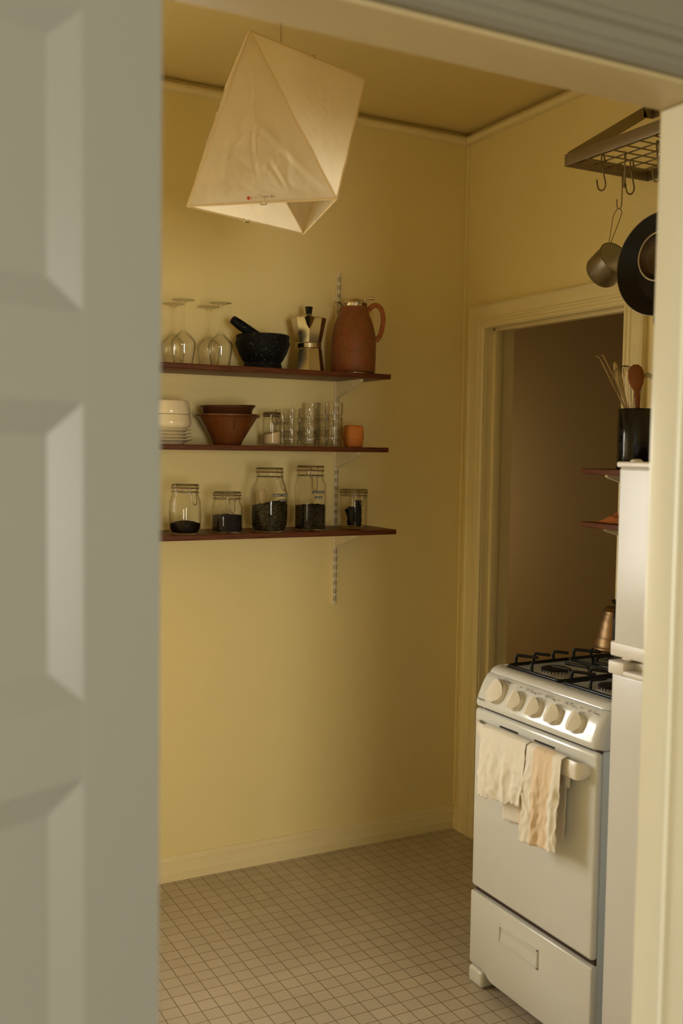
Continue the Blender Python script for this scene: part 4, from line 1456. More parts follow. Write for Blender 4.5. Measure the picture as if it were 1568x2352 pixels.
def round_loop(c, r, n=5):
    out = []
    m = len(c)
    for i in range(m):
        p, a, q = Vector(c[i]), Vector(c[i - 1]), Vector(c[(i + 1) % m])
        d0, d1 = (a - p).normalized(), (q - p).normalized()
        for k in range(n + 1):
            t = k / n
            out.append((p + d0 * r).lerp(p, t).lerp(p.lerp(p + d1 * r, t), t))
    return out


sm.tube(round_loop(we, 0.02), 0.0022, 6, closed=True)
sm.build('well_edge', M['black_iron'], st)

for bx_, by_ in ((-0.485, -1.180), (-0.485, -1.412), (-0.225, -1.180), (-0.225, -1.412)):
    r0 = 0.0365
    bb_ = MB().lathe([(0, 0.904), (r0 + 0.004, 0.904), (r0 + 0.004, 0.908), (r0 - 0.002, 0.911), (r0 - 0.001, 0.9245), (0, 0.9245)], 40, bx_, by_).build('burner', M['alu'], st)
    tp = MB()
    for k in range(22):
        a = 2 * pi * k / 22
        tp.box(-0.0014, 0.0014, -0.0012, 0.0012, 0.9175, 0.9240, mat=Matrix.Translation((bx_ + (r0 - 0.0005) * cos(a), by_ + (r0 - 0.0005) * sin(a), 0)) @ Matrix.Rotation(a, 4, 'Z'))
    tp.build('flame_port', M['slot'], bb_)
    MB().lathe([(0, 0.9240), (r0 + 0.002, 0.9240), (r0 + 0.003, 0.9260), (r0 + 0.001, 0.9290), (r0 - 0.01, 0.9303), (0, 0.9305)], 40, bx_, by_).build('burner_cap', M['burner_cap'], bb_, angle=50)

# two cast grates, each a rod frame with fingers that rise and turn in over the burners
RZ, FZ, rr = 0.9200, 0.9475, 0.0050


def finger(p, d, length, drop=0.0):
    p, d = Vector(p), Vector(d)
    u = Vector((0, 0, 1))
    h = FZ - RZ
    return smooth_path([p, p + u * h * 0.62, p + u * (h - 0.002) + d * 0.0025, p + u * h + d * 0.010, p + u * h + d * length * 0.6, p + u * (h - drop) + d * length], 5)


for (ya, yb) in ((-1.0640, -1.2880), (-1.3040, -1.5270)):
    g = MB()
    x0, x1 = -0.560, -0.100
    g.tube(round_loop([(x0, ya, RZ), (x0, yb, RZ), (x1, yb, RZ), (x1, ya, RZ)], 0.012), rr, 8, closed=True)
    g.tube([(-0.338, ya, RZ), (-0.338, yb, RZ)], rr * 0.9, 8)
    yc_ = (ya + yb) / 2
    for k, xc in enumerate((-0.532, -0.468, -0.396, -0.318, -0.250, -0.160)):
        ln = (0.066, 0.050, 0.046, 0.082, 0.060, 0.050)[k]
        g.tube(finger((xc, ya, RZ), Vector((0.50, -0.86, 0)), ln), rr * 0.92, 8)
        g.tube(finger((xc + 0.012, yb, RZ), Vector((-0.25, 0.97, 0)), (0.060, 0.078, 0.048, 0.085, 0.055, 0.070)[k]), rr * 0.92, 8)
    g.tube(finger((x0, yc_ + 0.006, RZ), (1, 0, 0), 0.052), rr * 0.92, 8)
    g.tube(finger((-0.338, yc_ + 0.006, RZ), (-1, 0, 0), 0.085), rr * 0.92, 8)
    g.tube(finger((-0.338, yc_ - 0.010, RZ), (1, 0, 0), 0.060), rr * 0.92, 8)
    g.tube(finger((x1, yc_ + 0.006, RZ), (-1, 0, 0), 0.080), rr * 0.92, 8)
    go = thing('burner_grate', (x0, yc_, RZ), 'black cast grate over the two %s burners of the white stove' % ('far, doorway-side' if ya > -1.2 else 'near, refrigerator-side'), 'grate', 'stove grates')
    g.build('grate_bars', M['black_iron'], go, angle=60)

# knobs on the sloping panel
pn = Vector((-0.905, 0, 0.425)).normalized()
pu = Vector((0.425, 0, 0.905)).normalized()          # up along the panel
py = Vector((0, -1, 0))                                # to the right as one faces the stove
PMAT = Matrix(((py.x, pu.x, pn.x, 0), (py.y, pu.y, pn.y, 0), (py.z, pu.z, pn.z, 0), (0, 0, 0, 1)))


def on_panel(y, up_):
    """a point on the panel: y along the stove, up_ metres along the slope from z = .862"""
    base = Vector((-0.6478, y, 0.862)) + pu * up_
    return base


def knob(y, up_, R, depth, turn):
    c = on_panel(y, up_)
    mt = Matrix.Translation(c) @ PMAT @ Matrix.Rotation(turn, 4, 'Z')
    secs = []
    seg = 48
    k = MB()
    k.lathe([(0, -0.004), (R * 1.04, -0.004), (R * 1.04, 0.002), (R * 1.0, 0.004), (R * 1.0, 0.009), (R * 0.97, 0.0105), (0, 0.0105)], 44, mat=mt)

    def fn(u, v):
        th = 2 * pi * u
        r = R * 0.97 * v
        xx, yy = r * cos(th), r * sin(th)
        hh = 0.0100 + (depth - 0.010) * max(0.0, 1 - abs(xx) / (R * 0.98)) ** 0.9 * (1 - 0.10 * (yy / R) ** 2)
        return (xx, yy, hh)
    g = bmesh.new()
    k.grid(lambda u, v: mt @ Vector(fn(u, v)), seg, 14)
    return k.build('knob', M['knob'], st, angle=28, weld=True)


KY = [-1.131, -1.220, -1.2985, -1.3775, -1.4635]
kobs = []
for i, y in enumerate(KY):
    kobs.append(knob(y, 0.003 if i == 0 else -0.003, 0.0335 if i == 0 else 0.0265, 0.023 if i == 0 else 0.025, radians(-8 if i else -14)))

# printed legends
pt_mat = {}


def legend(body, y, up_, size, lift=0.0012):
    vs, fs = text_geo(body, size, 0.0001)
    if not vs:
        return None
    c = on_panel(y, up_) + pn * lift
    return ([c + py * v.x + pu * v.y + pn * v.z for v in vs], fs)


lg = MB()
for body, y, up_, size in [('Oven & Temp', -1.112, 0.0365, 0.0105), ('Hotpoint', -1.058, -0.0335, 0.0095)]:
    r_ = legend(body, y, up_, size)
    if r_:
        lg = MB().raw(*r_)
        lg.build('printed_word', M['print'], st)
for i, y in enumerate(KY[1:]):
    lg = MB()
    for body, dy, up_, size in [('Off', -0.020, 0.0330, 0.0095), (('Front', 'Rear', 'Rear', 'Front')[i], -0.050, 0.0320, 0.0070), ('Hi', 0.006, 0.0345, 0.0075), ('2', 0.019, 0.0295, 0.0072)]:
        r_ = legend(body, y + dy, up_, size)
        if r_:
            lg.raw(*r_)
    # burner marks: four rings, one filled
    for q, (ddy, ddu) in enumerate(((0, 0), (0, 0.0050), (-0.0050, 0.0050), (-0.0050, 0))):
        c = on_panel(y - 0.042 + ddy, 0.0345 + ddu) + pn * 0.0012
        mt = Matrix.Translation(c) @ PMAT
        filled = q == (0, 1, 2, 3)[i]
        lg.lathe([(0, 0), (0.0019, 0), (0.0019, 0.0002), (0, 0.0002)] if filled else [(0.0013, 0), (0.0017, 0), (0.0017, 0.0002), (0.0013, 0.0002)], 12, mat=mt, closed=not filled)
    # swept wedge over the knob
    pts = [on_panel(y - 0.016 + 0.030 * k / 10, 0.0275 - 0.0012 * ((k - 3) ** 2) * 0.12) + pn * 0.0013 for k in range(11)]
    lg.tube(pts, 0.0004, 4)
    lg.build('printed_legend', M['print'], st)
ob = MB()
vs, fs = text_geo('3', 0.007, 0.0001)
c = on_panel(KY[0] - 0.022, -0.006) + pn * 0.0120
ob.raw([c + py * v.x + pu * v.y + pn * v.z for v in vs], fs)
ob.build('dial_number', M['print'], kobs[0])
ob = MB()
vs, fs = text_geo('Off', 0.0055, 0.0001)
c = on_panel(KY[0] - 0.005, -0.0285) + pn * 0.0120
ob.raw([c + py * v.x + pu * v.y + pn * v.z for v in vs], fs)
ob.build('dial_word', M['print'], kobs[0])

# oven door, its vents and the handle
od = MB().box(-0.657, -0.633, SY1, SY0, 0.2840, 0.8040, 0.011, 4).build('oven_door', M['enamel'], st, angle=50)
for (y0, y1) in ((-1.158, -1.242), (-1.308, -1.394)):
    for z in (0.7768, 0.7560):
        vm = MB()
        vm.box(-0.6580, -0.640, y1, y0, z - 0.0036, z + 0.0036, 0.003, 2)
        vm.build('vent_slot', M['slot'], od)
for (y0, y1) in ((-1.156, -1.244), (-1.306, -1.396)):
    for z in (0.7768, 0.7560):
        vl = MB()
        vl.box(-0.6592, -0.650, y1, y0, z - 0.0062, z - 0.0037, 0.001, 2)
        vl.build('vent_lip', M['enamel'], od)
hs = []
n = 60
for k in range(n + 1):
    u = 0.5 - 0.5 * cos(pi * k / n)
    y = -1.062 + (-1.528 + 1.062) * u
    e = min(u, 1 - u) * 0.466
    out = 0.030 * (1 - max(0, 1 - e / (0.060 if u < 0.5 else 0.020)) ** 2)
    hh = 0.0205 * sqrt(max(0.0, 1 - max(0, 1 - e / 0.012) ** 2)) + 0.0008
    zc = 0.7550
    x = -0.6570 - out
    hs.append([(x - 0.0035, y, zc - hh), (x - 0.0058, y, zc - hh * 0.4), (x - 0.0058, y, zc + hh * 0.5), (x - 0.0020, y, zc + hh), (x + 0.004, y, zc + hh), (x + 0.002, y, zc), (x + 0.002, y, zc - hh)])
MB().loft(hs).build('door_handle', M['knob'], od, angle=50)
for y in (SY0 - 0.024, SY1 + 0.030):
    sc = MB()
    sc.lathe([(0, 0), (0.004, 0), (0.003, 0.002), (0, 0.0022)], 12, mat=Matrix.Translation((-0.638, y, 0.8038)))
    sc.build('hinge_screw', M['screw'], od)
MB().box(-0.6410, -0.634, SY1 + 0.0055, SY0 - 0.0055, 0.078, 0.812).build('door_gap', M['slot'], st)

# drawer with a recessed pull, arched at the bottom ends
dz1 = 0.2690
pr = [(SY0, dz1), (SY0, 0.062), (SY0 - 0.006, 0.056), (SY0 - 0.062, 0.056), (SY0 - 0.076, 0.051), (SY0 - 0.088, 0.042), (SY0 - 0.104, 0.037),
      (SY1 + 0.104, 0.037), (SY1 + 0.088, 0.042), (SY1 + 0.076, 0.051), (SY1 + 0.062, 0.056), (SY1 + 0.006, 0.056), (SY1, 0.062), (SY1, dz1)]
dr = MB()
dr.prism(pr, 'x', -0.657, -0.633, 0.007, 3)
dro = dr.build('drawer', M['enamel'], st, angle=40)
fr = MB()
ya, yb, za, zb_ = -1.1850, -1.3420, 0.1780, 0.2190
q = 0.006
for (a0, a1, c0_, c1_) in ((ya, ya + q, za - q, zb_ + q), (yb - q, yb, za - q, zb_ + q), (yb - q, ya + q, zb_, zb_ + q), (yb - q, ya + q, za - q, za)):
    fr.box(-0.6615, -0.655, min(a0, a1), max(a0, a1), c0_, c1_, 0.0018, 2)
# sloping scoop inside the frame
fr.raw([(-0.6576, ya, za), (-0.6576, yb, za), (-0.6576, yb, zb_), (-0.6576, ya, zb_)], [(0, 1, 2, 3)])
fr.build('drawer_pull', M['enamel'], dro, angle=30)
wd = MB()
wd.prism([(-0.6605, za + 0.001), (-0.6580, za + 0.001), (-0.6580, zb_ - 0.012)], 'y', yb + 0.001, ya - 0.001)
wd.build('pull_scoop', M['enamel'], dro)
for y0, y1 in ((SY0 - 0.066, SY0 + 0.0), (SY1 - 0.0, SY1 + 0.066)):
    MB().box(-0.661, -0.590, y0, y1, 0.0, 0.050, 0.011, 4).build('foot', M['enamel'], st, angle=50)
    MB().box(-0.140, -0.090, y0, y1, 0.0, 0.050, 0.008, 3).build('foot', M['enamel'], st, angle=50)

# ------------------------------------------------------------------ two cloths over the oven door handle
def cloth(name, mat, y0, y1, zf0, zf1, zb0, zb1, amp, seed, label, hem=0.0, xoff=0.0, lean=0.0):
    """hung over the handle: v runs from the back hem, over the bar, to the front hem"""
    t = thing(name, (-0.70, (y0 + y1) / 2, 0.785), label, 'towel', 'cloths on the oven handle')
    ztop = 0.7768 + xoff

    def fn(u, v):
        y = y0 + (y1 - y0) * u
        zf = zf0 + (zf1 - zf0) * u
        zb = zb0 + (zb1 - zb0) * u
        if hem > 0:
            zf += hem * abs(sin(u * pi * 9)) + 0.006 * noise.noise(Vector((u * 6, seed, 0)))
        xb, xf = -0.6750, -0.6960 - 0.0025 - xoff
        Lb, Lf, La = ztop - zb, ztop - zf, 0.022
        s = v * (Lb + La + Lf)
        if s < Lb:
            d = (Lb - s)
            z = zb + s
            x = min(xb, -0.672) + 0.0035 * sin(u * 17 + seed) * min(1, d / 0.05)
            x = min(x, -0.6625)
            k = min(1, d / 0.10)
            y += 0.006 * k * noise.noise(Vector((u * 3, z * 8, seed + 9)))
        elif s < Lb + La:
            f = (s - Lb) / La
            x = xb + (xf - xb) * f
            x = min(x, -0.672)
            z = ztop + 0.0035 * sin(pi * f)
        else:
            d = s - Lb - La
            z = ztop - d
            k = min(1, d / 0.12)
            wave = sin(u * 2 * pi * 2.3 + seed) * 0.6 + sin(u * 2 * pi * 4.1 + seed * 2.3) * 0.4 + 0.9 * noise.noise(Vector((u * 4, z * 14, seed)))
            fine = noise.noise(Vector((u * 13, z * 45, seed + 3))) + 1.3 * (1 - abs(noise.noise(Vector((u * 5, z * 20, seed + 7))))) ** 4
            x = xf - 0.0045 - amp * k * (0.9 + 0.8 * wave) - 0.0032 * fine * k - 0.004 * k
            y += lean * d + 0.009 * k * noise.noise(Vector((u * 2.5, z * 10, seed + 5)))
            if u < 0.02 or u > 0.98:
                y += 0.003 * noise.noise(Vector((z * 60, seed, 1)))
        return Vector((x, y, z))
    o = MB().grid(fn, 60, 90).build('cloth_sheet', mat, t, angle=80)
    md = o.modifiers.new('thickness', 'SOLIDIFY')
    md.thickness = 0.0014
    md.offset = 0
    return t


ta = cloth('tea_towel', M['towel_peach'], -1.338, -1.474, 0.524, 0.541, 0.700, 0.700, 0.0058, 2.0, 'peach and white striped cloth at the right on the oven door handle', xoff=0.0006, lean=0.02)
# its unfolded half hangs behind, wider to both sides
bk = MB()


def bfn(u, v):
    y = -1.200 + (-1.450 + 1.200) * u
    zt_ = 0.745 if u < 0.92 else 0.742
    zb2_ = 0.530 + 0.030 * u + (0.0 if u < 0.3 else -0.03 * sin((u - 0.3) / 0.7 * pi) * 0)
    z = zt_ + (zb2_ - zt_) * v
    x = -0.6640 - 0.0035 * (1 + sin(u * 11 + v * 2)) * min(1, v * 3) - 0.002 * noise.noise(Vector((u * 9, v * 7, 4)))
    return Vector((x, y, z))


o = bk.grid(bfn, 40, 40).build('back_layer', M['towel_peach'], ta, angle=80)
md = o.modifiers.new('thickness', 'SOLIDIFY')
md.thickness = 0.0012
md.offset = 0
tb = cloth('tea_towel', M['towel_white'], -1.140, -1.335, 0.582, 0.610, 0.735, 0.735, 0.0058, 5.0, 'white embroidered cloth with scalloped hem at the left on the oven door handle', hem=0.006, xoff=0.0016)
# ------------------------------------------------------------------ refrigerator
FX, FY0, FY1, FT = -0.700, -1.637, -2.190, 1.5147
fg = thing('refrigerator', (-0.40, (FY0 + FY1) / 2, 0), 'white two-door refrigerator beside the stove, half hidden by the door jamb', 'refrigerator')
MB().box(-0.640, -0.085, FY1 + 0.004, FY0 - 0.004, 0.03, 1.5085, 0.008, 3).build('cabinet', M['fridge'], fg)
fz = MB().box(FX, -0.646, FY1, FY0, 1.0680, 1.5030, 0.009, 4).build('freezer_door', M['fridge'], fg, angle=50)
MB().box(FX - 0.0045, -0.644, FY1 - 0.002, FY0 + 0.0025, 1.5015, 1.5145, 0.004, 3).build('top_trim', M['fridge_trim'], fz)
MB().box(FX - 0.0060, -0.646, FY1 - 0.002, FY0 + 0.0035, 1.0676, 1.1010, 0.004, 3).build('bottom_trim', M['fridge_trim'], fz)
ld = MB().box(FX - 0.002, -0.646, FY1, FY0 + 0.002, 0.090, 1.0300, 0.009, 4).build('lower_door', M['fridge'], fg, angle=50)
ht = MB()
ht.box(FX - 0.010, -0.646, -1.684, FY0 + 0.0050, 1.0265, 1.0570, 0.004, 3)
ht.box(FX - 0.010, -0.646, FY1 - 0.004, -1.684 + 0.004, 1.0265, 1.0400, 0.004, 3)
ht.box(FX + 0.022, -0.646, FY1 - 0.004, -1.680, 1.0300, 1.0570, 0.003, 3)
ht.build('handle_trim', M['fridge_trim'], ld)
MB().box(-0.690, -0.66, -1.685, -1.655, 1.0570, 1.0680, 0.002).build('hinge', M['screw'], fg)
MB().lathe([(0, 0), (0.016, 0), (0.016, 0.003), (0.010, 0.006), (0, 0.0065)], 20, mat=Matrix.Translation((-0.672, -1.664, 1.5143)) @ Matrix.Scale(0.7, 4, Vector((1, 0, 0)))).build('hinge_cap', M['fridge_trim'], fg)
MB().box(-0.655, -0.60, FY1 + 0.01, FY0 - 0.01, 0.022, 0.088, 0.004).build('kick_plate', M['fridge_trim'], fg)
for x in (-0.60, -0.14):
    for y in (FY0 - 0.05, FY1 + 0.05):
        MB().lathe([(0, 0), (0.018, 0), (0.016, 0.032), (0, 0.032)], 16, x, y).build('foot', M['black_plastic'], fg)

# ------------------------------------------------------------------ shelves on the right wall, past the doorway
RS0, RS1 = -0.997, -1.600
RTZ, RLZ = 1.4862, 1.3245
for z, lab in ((RTZ, 'upper short plywood shelf beside the doorway, carrying the black utensil jar'), (RLZ, 'lower short plywood shelf beside the doorway, carrying the orange cloth')):
    t = thing('wooden_shelf', (-0.13, RS0, z), lab, 'shelf', 'plywood shelves beside the doorway')
    MB().box(-0.250, -0.014, RS1, RS0, z - 0.0178, z, 0.0025, 3).build('board', M['ply'], t)
t = thing('shelf_upright', (0, -1.058, 1.20), 'cream slotted metal upright behind the short shelves beside the doorway', 'shelf upright')
MB().box(-0.014, 0.0, -1.0665, -1.0495, 1.18, 1.72, 0.002).build('channel', M['white_metal'], t)
for z, w in ((RTZ - 0.0178, 'upper'), (RLZ - 0.0178, 'lower')):
    bracket((0.0, -1.058), (-1, 0, 0), z, 0.206, 'cream metal bracket under the %s short shelf beside the doorway' % w, 'brackets under the short shelves', side=Vector((0, 1, 0)))

# black utensil jar and what stands in it
cx, cy = -0.1330, -1.1020
t = thing('utensil_jar', (cx, cy, RTZ), 'tall glossy black jar full of utensils on the upper short shelf', 'jar')
MB().lathe([(0, 0.0), (0.054, 0.0), (0.056, 0.003), (0.0555, 0.178), (0.0535, 0.181), (0.0515, 0.178), (0.0515, 0.010), (0, 0.008)], 56, cx, cy, mat=Matrix.Translation((0, 0, RTZ))).build('jar_body', M['black_gloss'], t, angle=40)
t = thing('wooden_spoon', (cx, cy, RTZ + 0.02), 'reddish wooden spoon standing bowl-up in the black jar', 'spoon')
sp = MB()
hd_ = [(Vector((-0.135, -1.118, RTZ + 0.012)), 0.0055, 0.0055), (Vector((-0.138, -1.112, RTZ + 0.12)), 0.0062, 0.0055), (Vector((-0.140, -1.110, RTZ + 0.195)), 0.0075, 0.0050), (Vector((-0.140, -1.1065, RTZ + 0.232)), 0.0085, 0.0045),
       (Vector((-0.141, -1.1055, RTZ + 0.243)), 0.0140, 0.0045), (Vector((-0.142, -1.1045, RTZ + 0.256)), 0.0205, 0.0050), (Vector((-0.143, -1.1035, RTZ + 0.275)), 0.0238, 0.0055), (Vector((-0.143, -1.1025, RTZ + 0.292)), 0.0225, 0.0050), (Vector((-0.143, -1.1020, RTZ + 0.305)), 0.0165, 0.0040), (Vector((-0.143, -1.1015, RTZ + 0.3125)), 0.0070, 0.0022)]
wdir = Vector((0.72, -0.69, 0)).normalized()
ndir = Vector((-0.69, -0.72, 0)).normalized()
sp.loft([[c + wdir * (a * cos(2 * pi * q / 18)) + ndir * (d_ * sin(2 * pi * q / 18)) for q in range(18)] for c, a, d_ in hd_])
sp.build('spoon_body', M['spoon'], t, angle=50)
# tongs: two spring arms, ends bent over
t = thing('tongs', (cx, cy, RTZ + 0.02), 'steel tongs with bent serrated tip leaning left in the black jar', 'tongs')
tg = MB()
tip = Vector((-0.150, -0.966, RTZ + 0.336))
bot = Vector((-0.146, -1.118, RTZ + 0.120))
aw = Vector((0.60, -0.55, 0.58)).normalized() * 0.0062
for s in (-1, 1):
    tg.tube(smooth_path([bot + aw * s * 0.3, bot.lerp(tip, 0.5) + aw * s * 0.95, tip + aw * s, tip + aw * s + Vector((0, 0.010, 0.010)), tip + aw * s * 0.9 + Vector((0, 0.024, 0.013 - 0.002 * s))], 6), 0.0017, 6)
tg.build('rails', M['steel'], t)
te = MB()
for k in range(44):
    f = 0.06 + 0.88 * k / 43
    c = bot.lerp(tip, f)
    sc_ = 0.3 + 0.65 * min(1, f * 1.6)
    te.tube([c - aw * sc_ * 0.9, c - aw * sc_ * 0.2], 0.0012, 5)
te.build('serrated_blade', M['wire'], t)
# balloon whisk
t = thing('whisk', (cx, cy, RTZ + 0.02), 'steel balloon whisk standing behind the tongs in the black jar', 'whisk')
wk = MB()
wc = Vector((-0.128, -1.030, RTZ + 0.314))
wb_ = Vector((-0.128, -1.075, RTZ + 0.140))
axd = (wc - wb_)
LA = axd.length
axn = axd.normalized()
e1 = axn.orthogonal().normalized()
e2 = axn.cross(e1)
for k in range(7):
    a = pi * k / 7
    dd = e1 * cos(a) + e2 * sin(a)
    pts = [wb_ + axn * (LA * f) + dd * (w * s_) for s_, seq in ((1, ((0.0, 0.004), (0.3, 0.016), (0.6, 0.032), (0.80, 0.036), (0.93, 0.027), (1.0, 0.0))), (-1, ((0.93, 0.027), (0.80, 0.036), (0.6, 0.032), (0.3, 0.016), (0.0, 0.004)))) for f, w in seq]
    wk.tube(smooth_path(pts, 5), 0.0008, 5)
wk.build('wire_loops', M['wire'], t)
MB().tube([wb_ - axn * 0.115, wb_ + axn * 0.004], [0.007, 0.005], 12).build('handle', M['steel'], t)
t = thing('spatula', (cx, cy, RTZ + 0.02), 'pale wooden spatula at the back left of the black jar', 'spatula')
s0, s1 = Vector((-0.105, -1.100, RTZ + 0.02)), Vector((-0.110, -0.974, RTZ + 0.330))
MB().loft([[s0.lerp(s1, f) + Vector((0.70, -0.70, 0.28)).normalized() * (w * cos(2 * pi * q / 12)) + Vector((-0.7, -0.7, 0)).normalized() * (0.0022 * sin(2 * pi * q / 12)) for q in range(12)] for f, w in ((0, 0.004), (0.6, 0.0045), (0.74, 0.008), (0.82, 0.011), (0.93, 0.0085), (0.98, 0.0055), (1.0, 0.002))]).build('blade_and_handle', M['pale_wood'], t)
t = thing('whisk', (cx, cy, RTZ + 0.02), 'thin wire whisk handle leaning right behind the wooden spoon', 'whisk')
tw = MB()
for k in range(4):
    o_ = Vector((0.001 * k, 0.0012 * k, -0.0035 * k))
    tw.tube(smooth_path([Vector((-0.120, -1.085, RTZ + 0.10)), Vector((-0.112, -1.090, RTZ + 0.20)), Vector((-0.105, -1.098, RTZ + 0.285)) + o_, Vector((-0.100, -1.150, RTZ + 0.272)) + o_, Vector((-0.100, -1.180, RTZ + 0.255)) + o_], 6), 0.0011, 5)
tw.build('wire_loops', M['wire'], t)
# loosely folded orange cloth with a frilled edge
t = thing('crocheted_cloth', (-0.15, -1.08, RLZ), 'folded orange crocheted cloth lying on the lower short shelf', 'cloth')
cl = MB()


def cfn(u, v):
    x = -0.222 + 0.16 * v
    y = -1.016 - 0.20 * u
    e = min(u * 5, 1.0) * min(min(v, 1 - v) * 6, 1.0)
    z = RLZ + 0.0012 + 0.007 * e + 0.020 * e * max(0, sin(v * pi)) * (0.6 + 0.4 * sin(u * 9)) * min(1, u * 3) + 0.003 * e * noise.noise(Vector((u * 14, v * 12, 2)))
    return Vector((x, y, z))


cl.grid(cfn, 40, 28)
for k in range(30):
    u = 0.06 + 0.9 * k / 30
    p = cfn(u, 0.42 + 0.12 * sin(k * 1.7))
    cl.tube([p + Vector((0.005 * cos(a), 0.006 * sin(a), 0.004 + 0.004 * sin(a * 2 + k))) for a in [2 * pi * q / 9 for q in range(9)]], 0.0009, 5, closed=True)
o = cl.build('folded_sheet', M['orange_cloth'], t, angle=60)

# kettle on the far rear burner
kx, ky, kz = -0.222, -1.142, FZ + 0.0052
t = thing('gooseneck_kettle', (kx, ky, kz), 'copper-toned gooseneck kettle with black handle on the rear burner of the stove', 'kettle')
prof = [(0, 0.0), (0.066, 0.0), (0.0715, 0.003), (0.0720, 0.007), (0.0690, 0.010), (0.0660, 0.018), (0.0652, 0.028), (0.0640, 0.036), (0.0600, 0.042), (0.0588, 0.050), (0.0580, 0.060), (0.0545, 0.067), (0.0530, 0.076), (0.0520, 0.086), (0.0480, 0.093), (0.0468, 0.100), (0.0430, 0.108), (0.0410, 0.116), (0, 0.116)]
MB().lathe([(r, kz + h) for r, h in prof], 56, kx, ky).build('kettle_body', M['copper'], t, angle=60)
kl = MB().lathe([(0, 0.1155), (0.0425, 0.1155), (0.0435, 0.1175), (0.0405, 0.1210), (0.0360, 0.124), (0.0330, 0.127), (0.012, 0.130), (0, 0.130)], 48, kx, ky, mat=Matrix.Translation((0, 0, kz))).build('lid', M['copper'], t, angle=50)
MB().lathe([(0, 0.129), (0.0080, 0.129), (0.0100, 0.134), (0.0180, 0.141), (0.0195, 0.146), (0.0150, 0.1485), (0, 0.149)], 32, kx, ky, mat=Matrix.Translation((0, 0, kz))).build('lid_knob', M['black_plastic'], kl, angle=50)
hdv = Vector((-0.70, -0.714, 0)).normalized()
kc = Vector((kx, ky, kz))
hdm = MB()
hl = smooth_path([kc + hdv * 0.040 + Vector((0, 0, 0.112)), kc + hdv * 0.070 + Vector((0, 0, 0.124)), kc + hdv * 0.098 + Vector((0, 0, 0.118)), kc + hdv * 0.110 + Vector((0, 0, 0.090)), kc + hdv * 0.112 + Vector((0, 0, 0.050)), kc + hdv * 0.110 + Vector((0, 0, 0.022))], 5)
hs_ = Vector((-hdv.y, hdv.x, 0))
secs = []
for i, p in enumerate(hl):
    tt = (hl[min(i + 1, len(hl) - 1)] - hl[max(i - 1, 0)]).normalized()
    nn = tt.cross(hs_)
    w = 0.0105 if i > 4 else 0.008
    secs.append([p + hs_ * (w * cos(2 * pi * q / 12)) + nn * (0.0065 * sin(2 * pi * q / 12)) for q in range(12)])
hdm.loft(secs)
hdm.build('handle', M['black_plastic'], t, angle=60)
sv = -hdv
MB().tube(smooth_path([kc + sv * 0.062 + Vector((0, 0, 0.024)), kc + sv * 0.082 + Vector((0, 0, 0.030)), kc + sv * 0.088 + Vector((0, 0, 0.055)), kc + sv * 0.080 + Vector((0, 0, 0.085)), kc + sv * 0.090 + Vector((0, 0, 0.105)), kc + sv * 0.108 + Vector((0, 0, 0.106))], 6), 0.0052, 12).build('gooseneck_spout', M['copper'], t)

# ------------------------------------------------------------------ pot rack on the right wall
RK0, RK1, RKX = -0.978, -1.560, -0.332
RB, RT = 2.381, 2.4155
t = thing('pot_rack', (0, (RK0 + RK1) / 2, RB), 'wall-mounted steel pot rack with wire grid at the upper right', 'pot rack')
b = MB()
b.box(RKX, RKX + 0.003, RK1, RK0, RB, RT, 0.001)
b.box(-0.003, 0.0, RK1, RK0, RB, RT, 0.001)
b.box(RKX, 0.0, RK0 - 0.003, RK0, RB, RT, 0.001)
b.box(RKX, 0.0, RK1, RK1 + 0.003, RB, RT, 0.001)
b.build('frame', M['rack'], t)
g = MB()
for k in range(1, 11):
    y = RK0 - 0.052 * k
    g.tube([(RKX, y, 2.3975), (0, y, 2.3975)], 0.0022, 6)
for k in range(1, 6):
    x = RKX + 0.056 * k
    g.tube([(x, RK0, 2.4015), (x, RK1, 2.4015)], 0.0022, 6)
g.build('wire_grid', M['wire'], t)
for y in (RK0 - 0.012, RK1 + 0.012):
    a = MB()
    w = 0.0165
    p = [Vector((RKX + 0.010, y, RT - 0.010)), Vector((-0.030, y, 2.585))]
    dv = (p[1] - p[0]).normalized()
    nv = Vector((-dv.z, 0, dv.x))
    secs = []
    for pp in p:
        secs.append([pp + nv * w + Vector((0, 0.0015, 0)), pp - nv * w + Vector((0, 0.0015, 0)), pp - nv * w - Vector((0, 0.0015, 0)), pp + nv * w - Vector((0, 0.0015, 0))])
    a.loft(secs)
    a.box(-0.038, 0.0, y - 0.0015, y + 0.0015, 2.5690, 2.6040, 0.001)
    a.box(-0.0025, 0.0, y - 0.030, y + 0.002, 2.5690, 2.6040, 0.001)
    a.build('support_arm', M['rack'], t)
for k in range(5):
    r_ = MB()
    r_.lathe([(0, 0), (0.0022, 0), (0.0016, 0.0010), (0, 0.0011)], 8, mat=Matrix.Translation((RKX + 0.02 + 0.045 * k, RK0 - 0.003, RB + 0.012)) @ Matrix.Rotation(radians(90), 4, 'X'))
    r_.build('rivet', M['screw'], t)


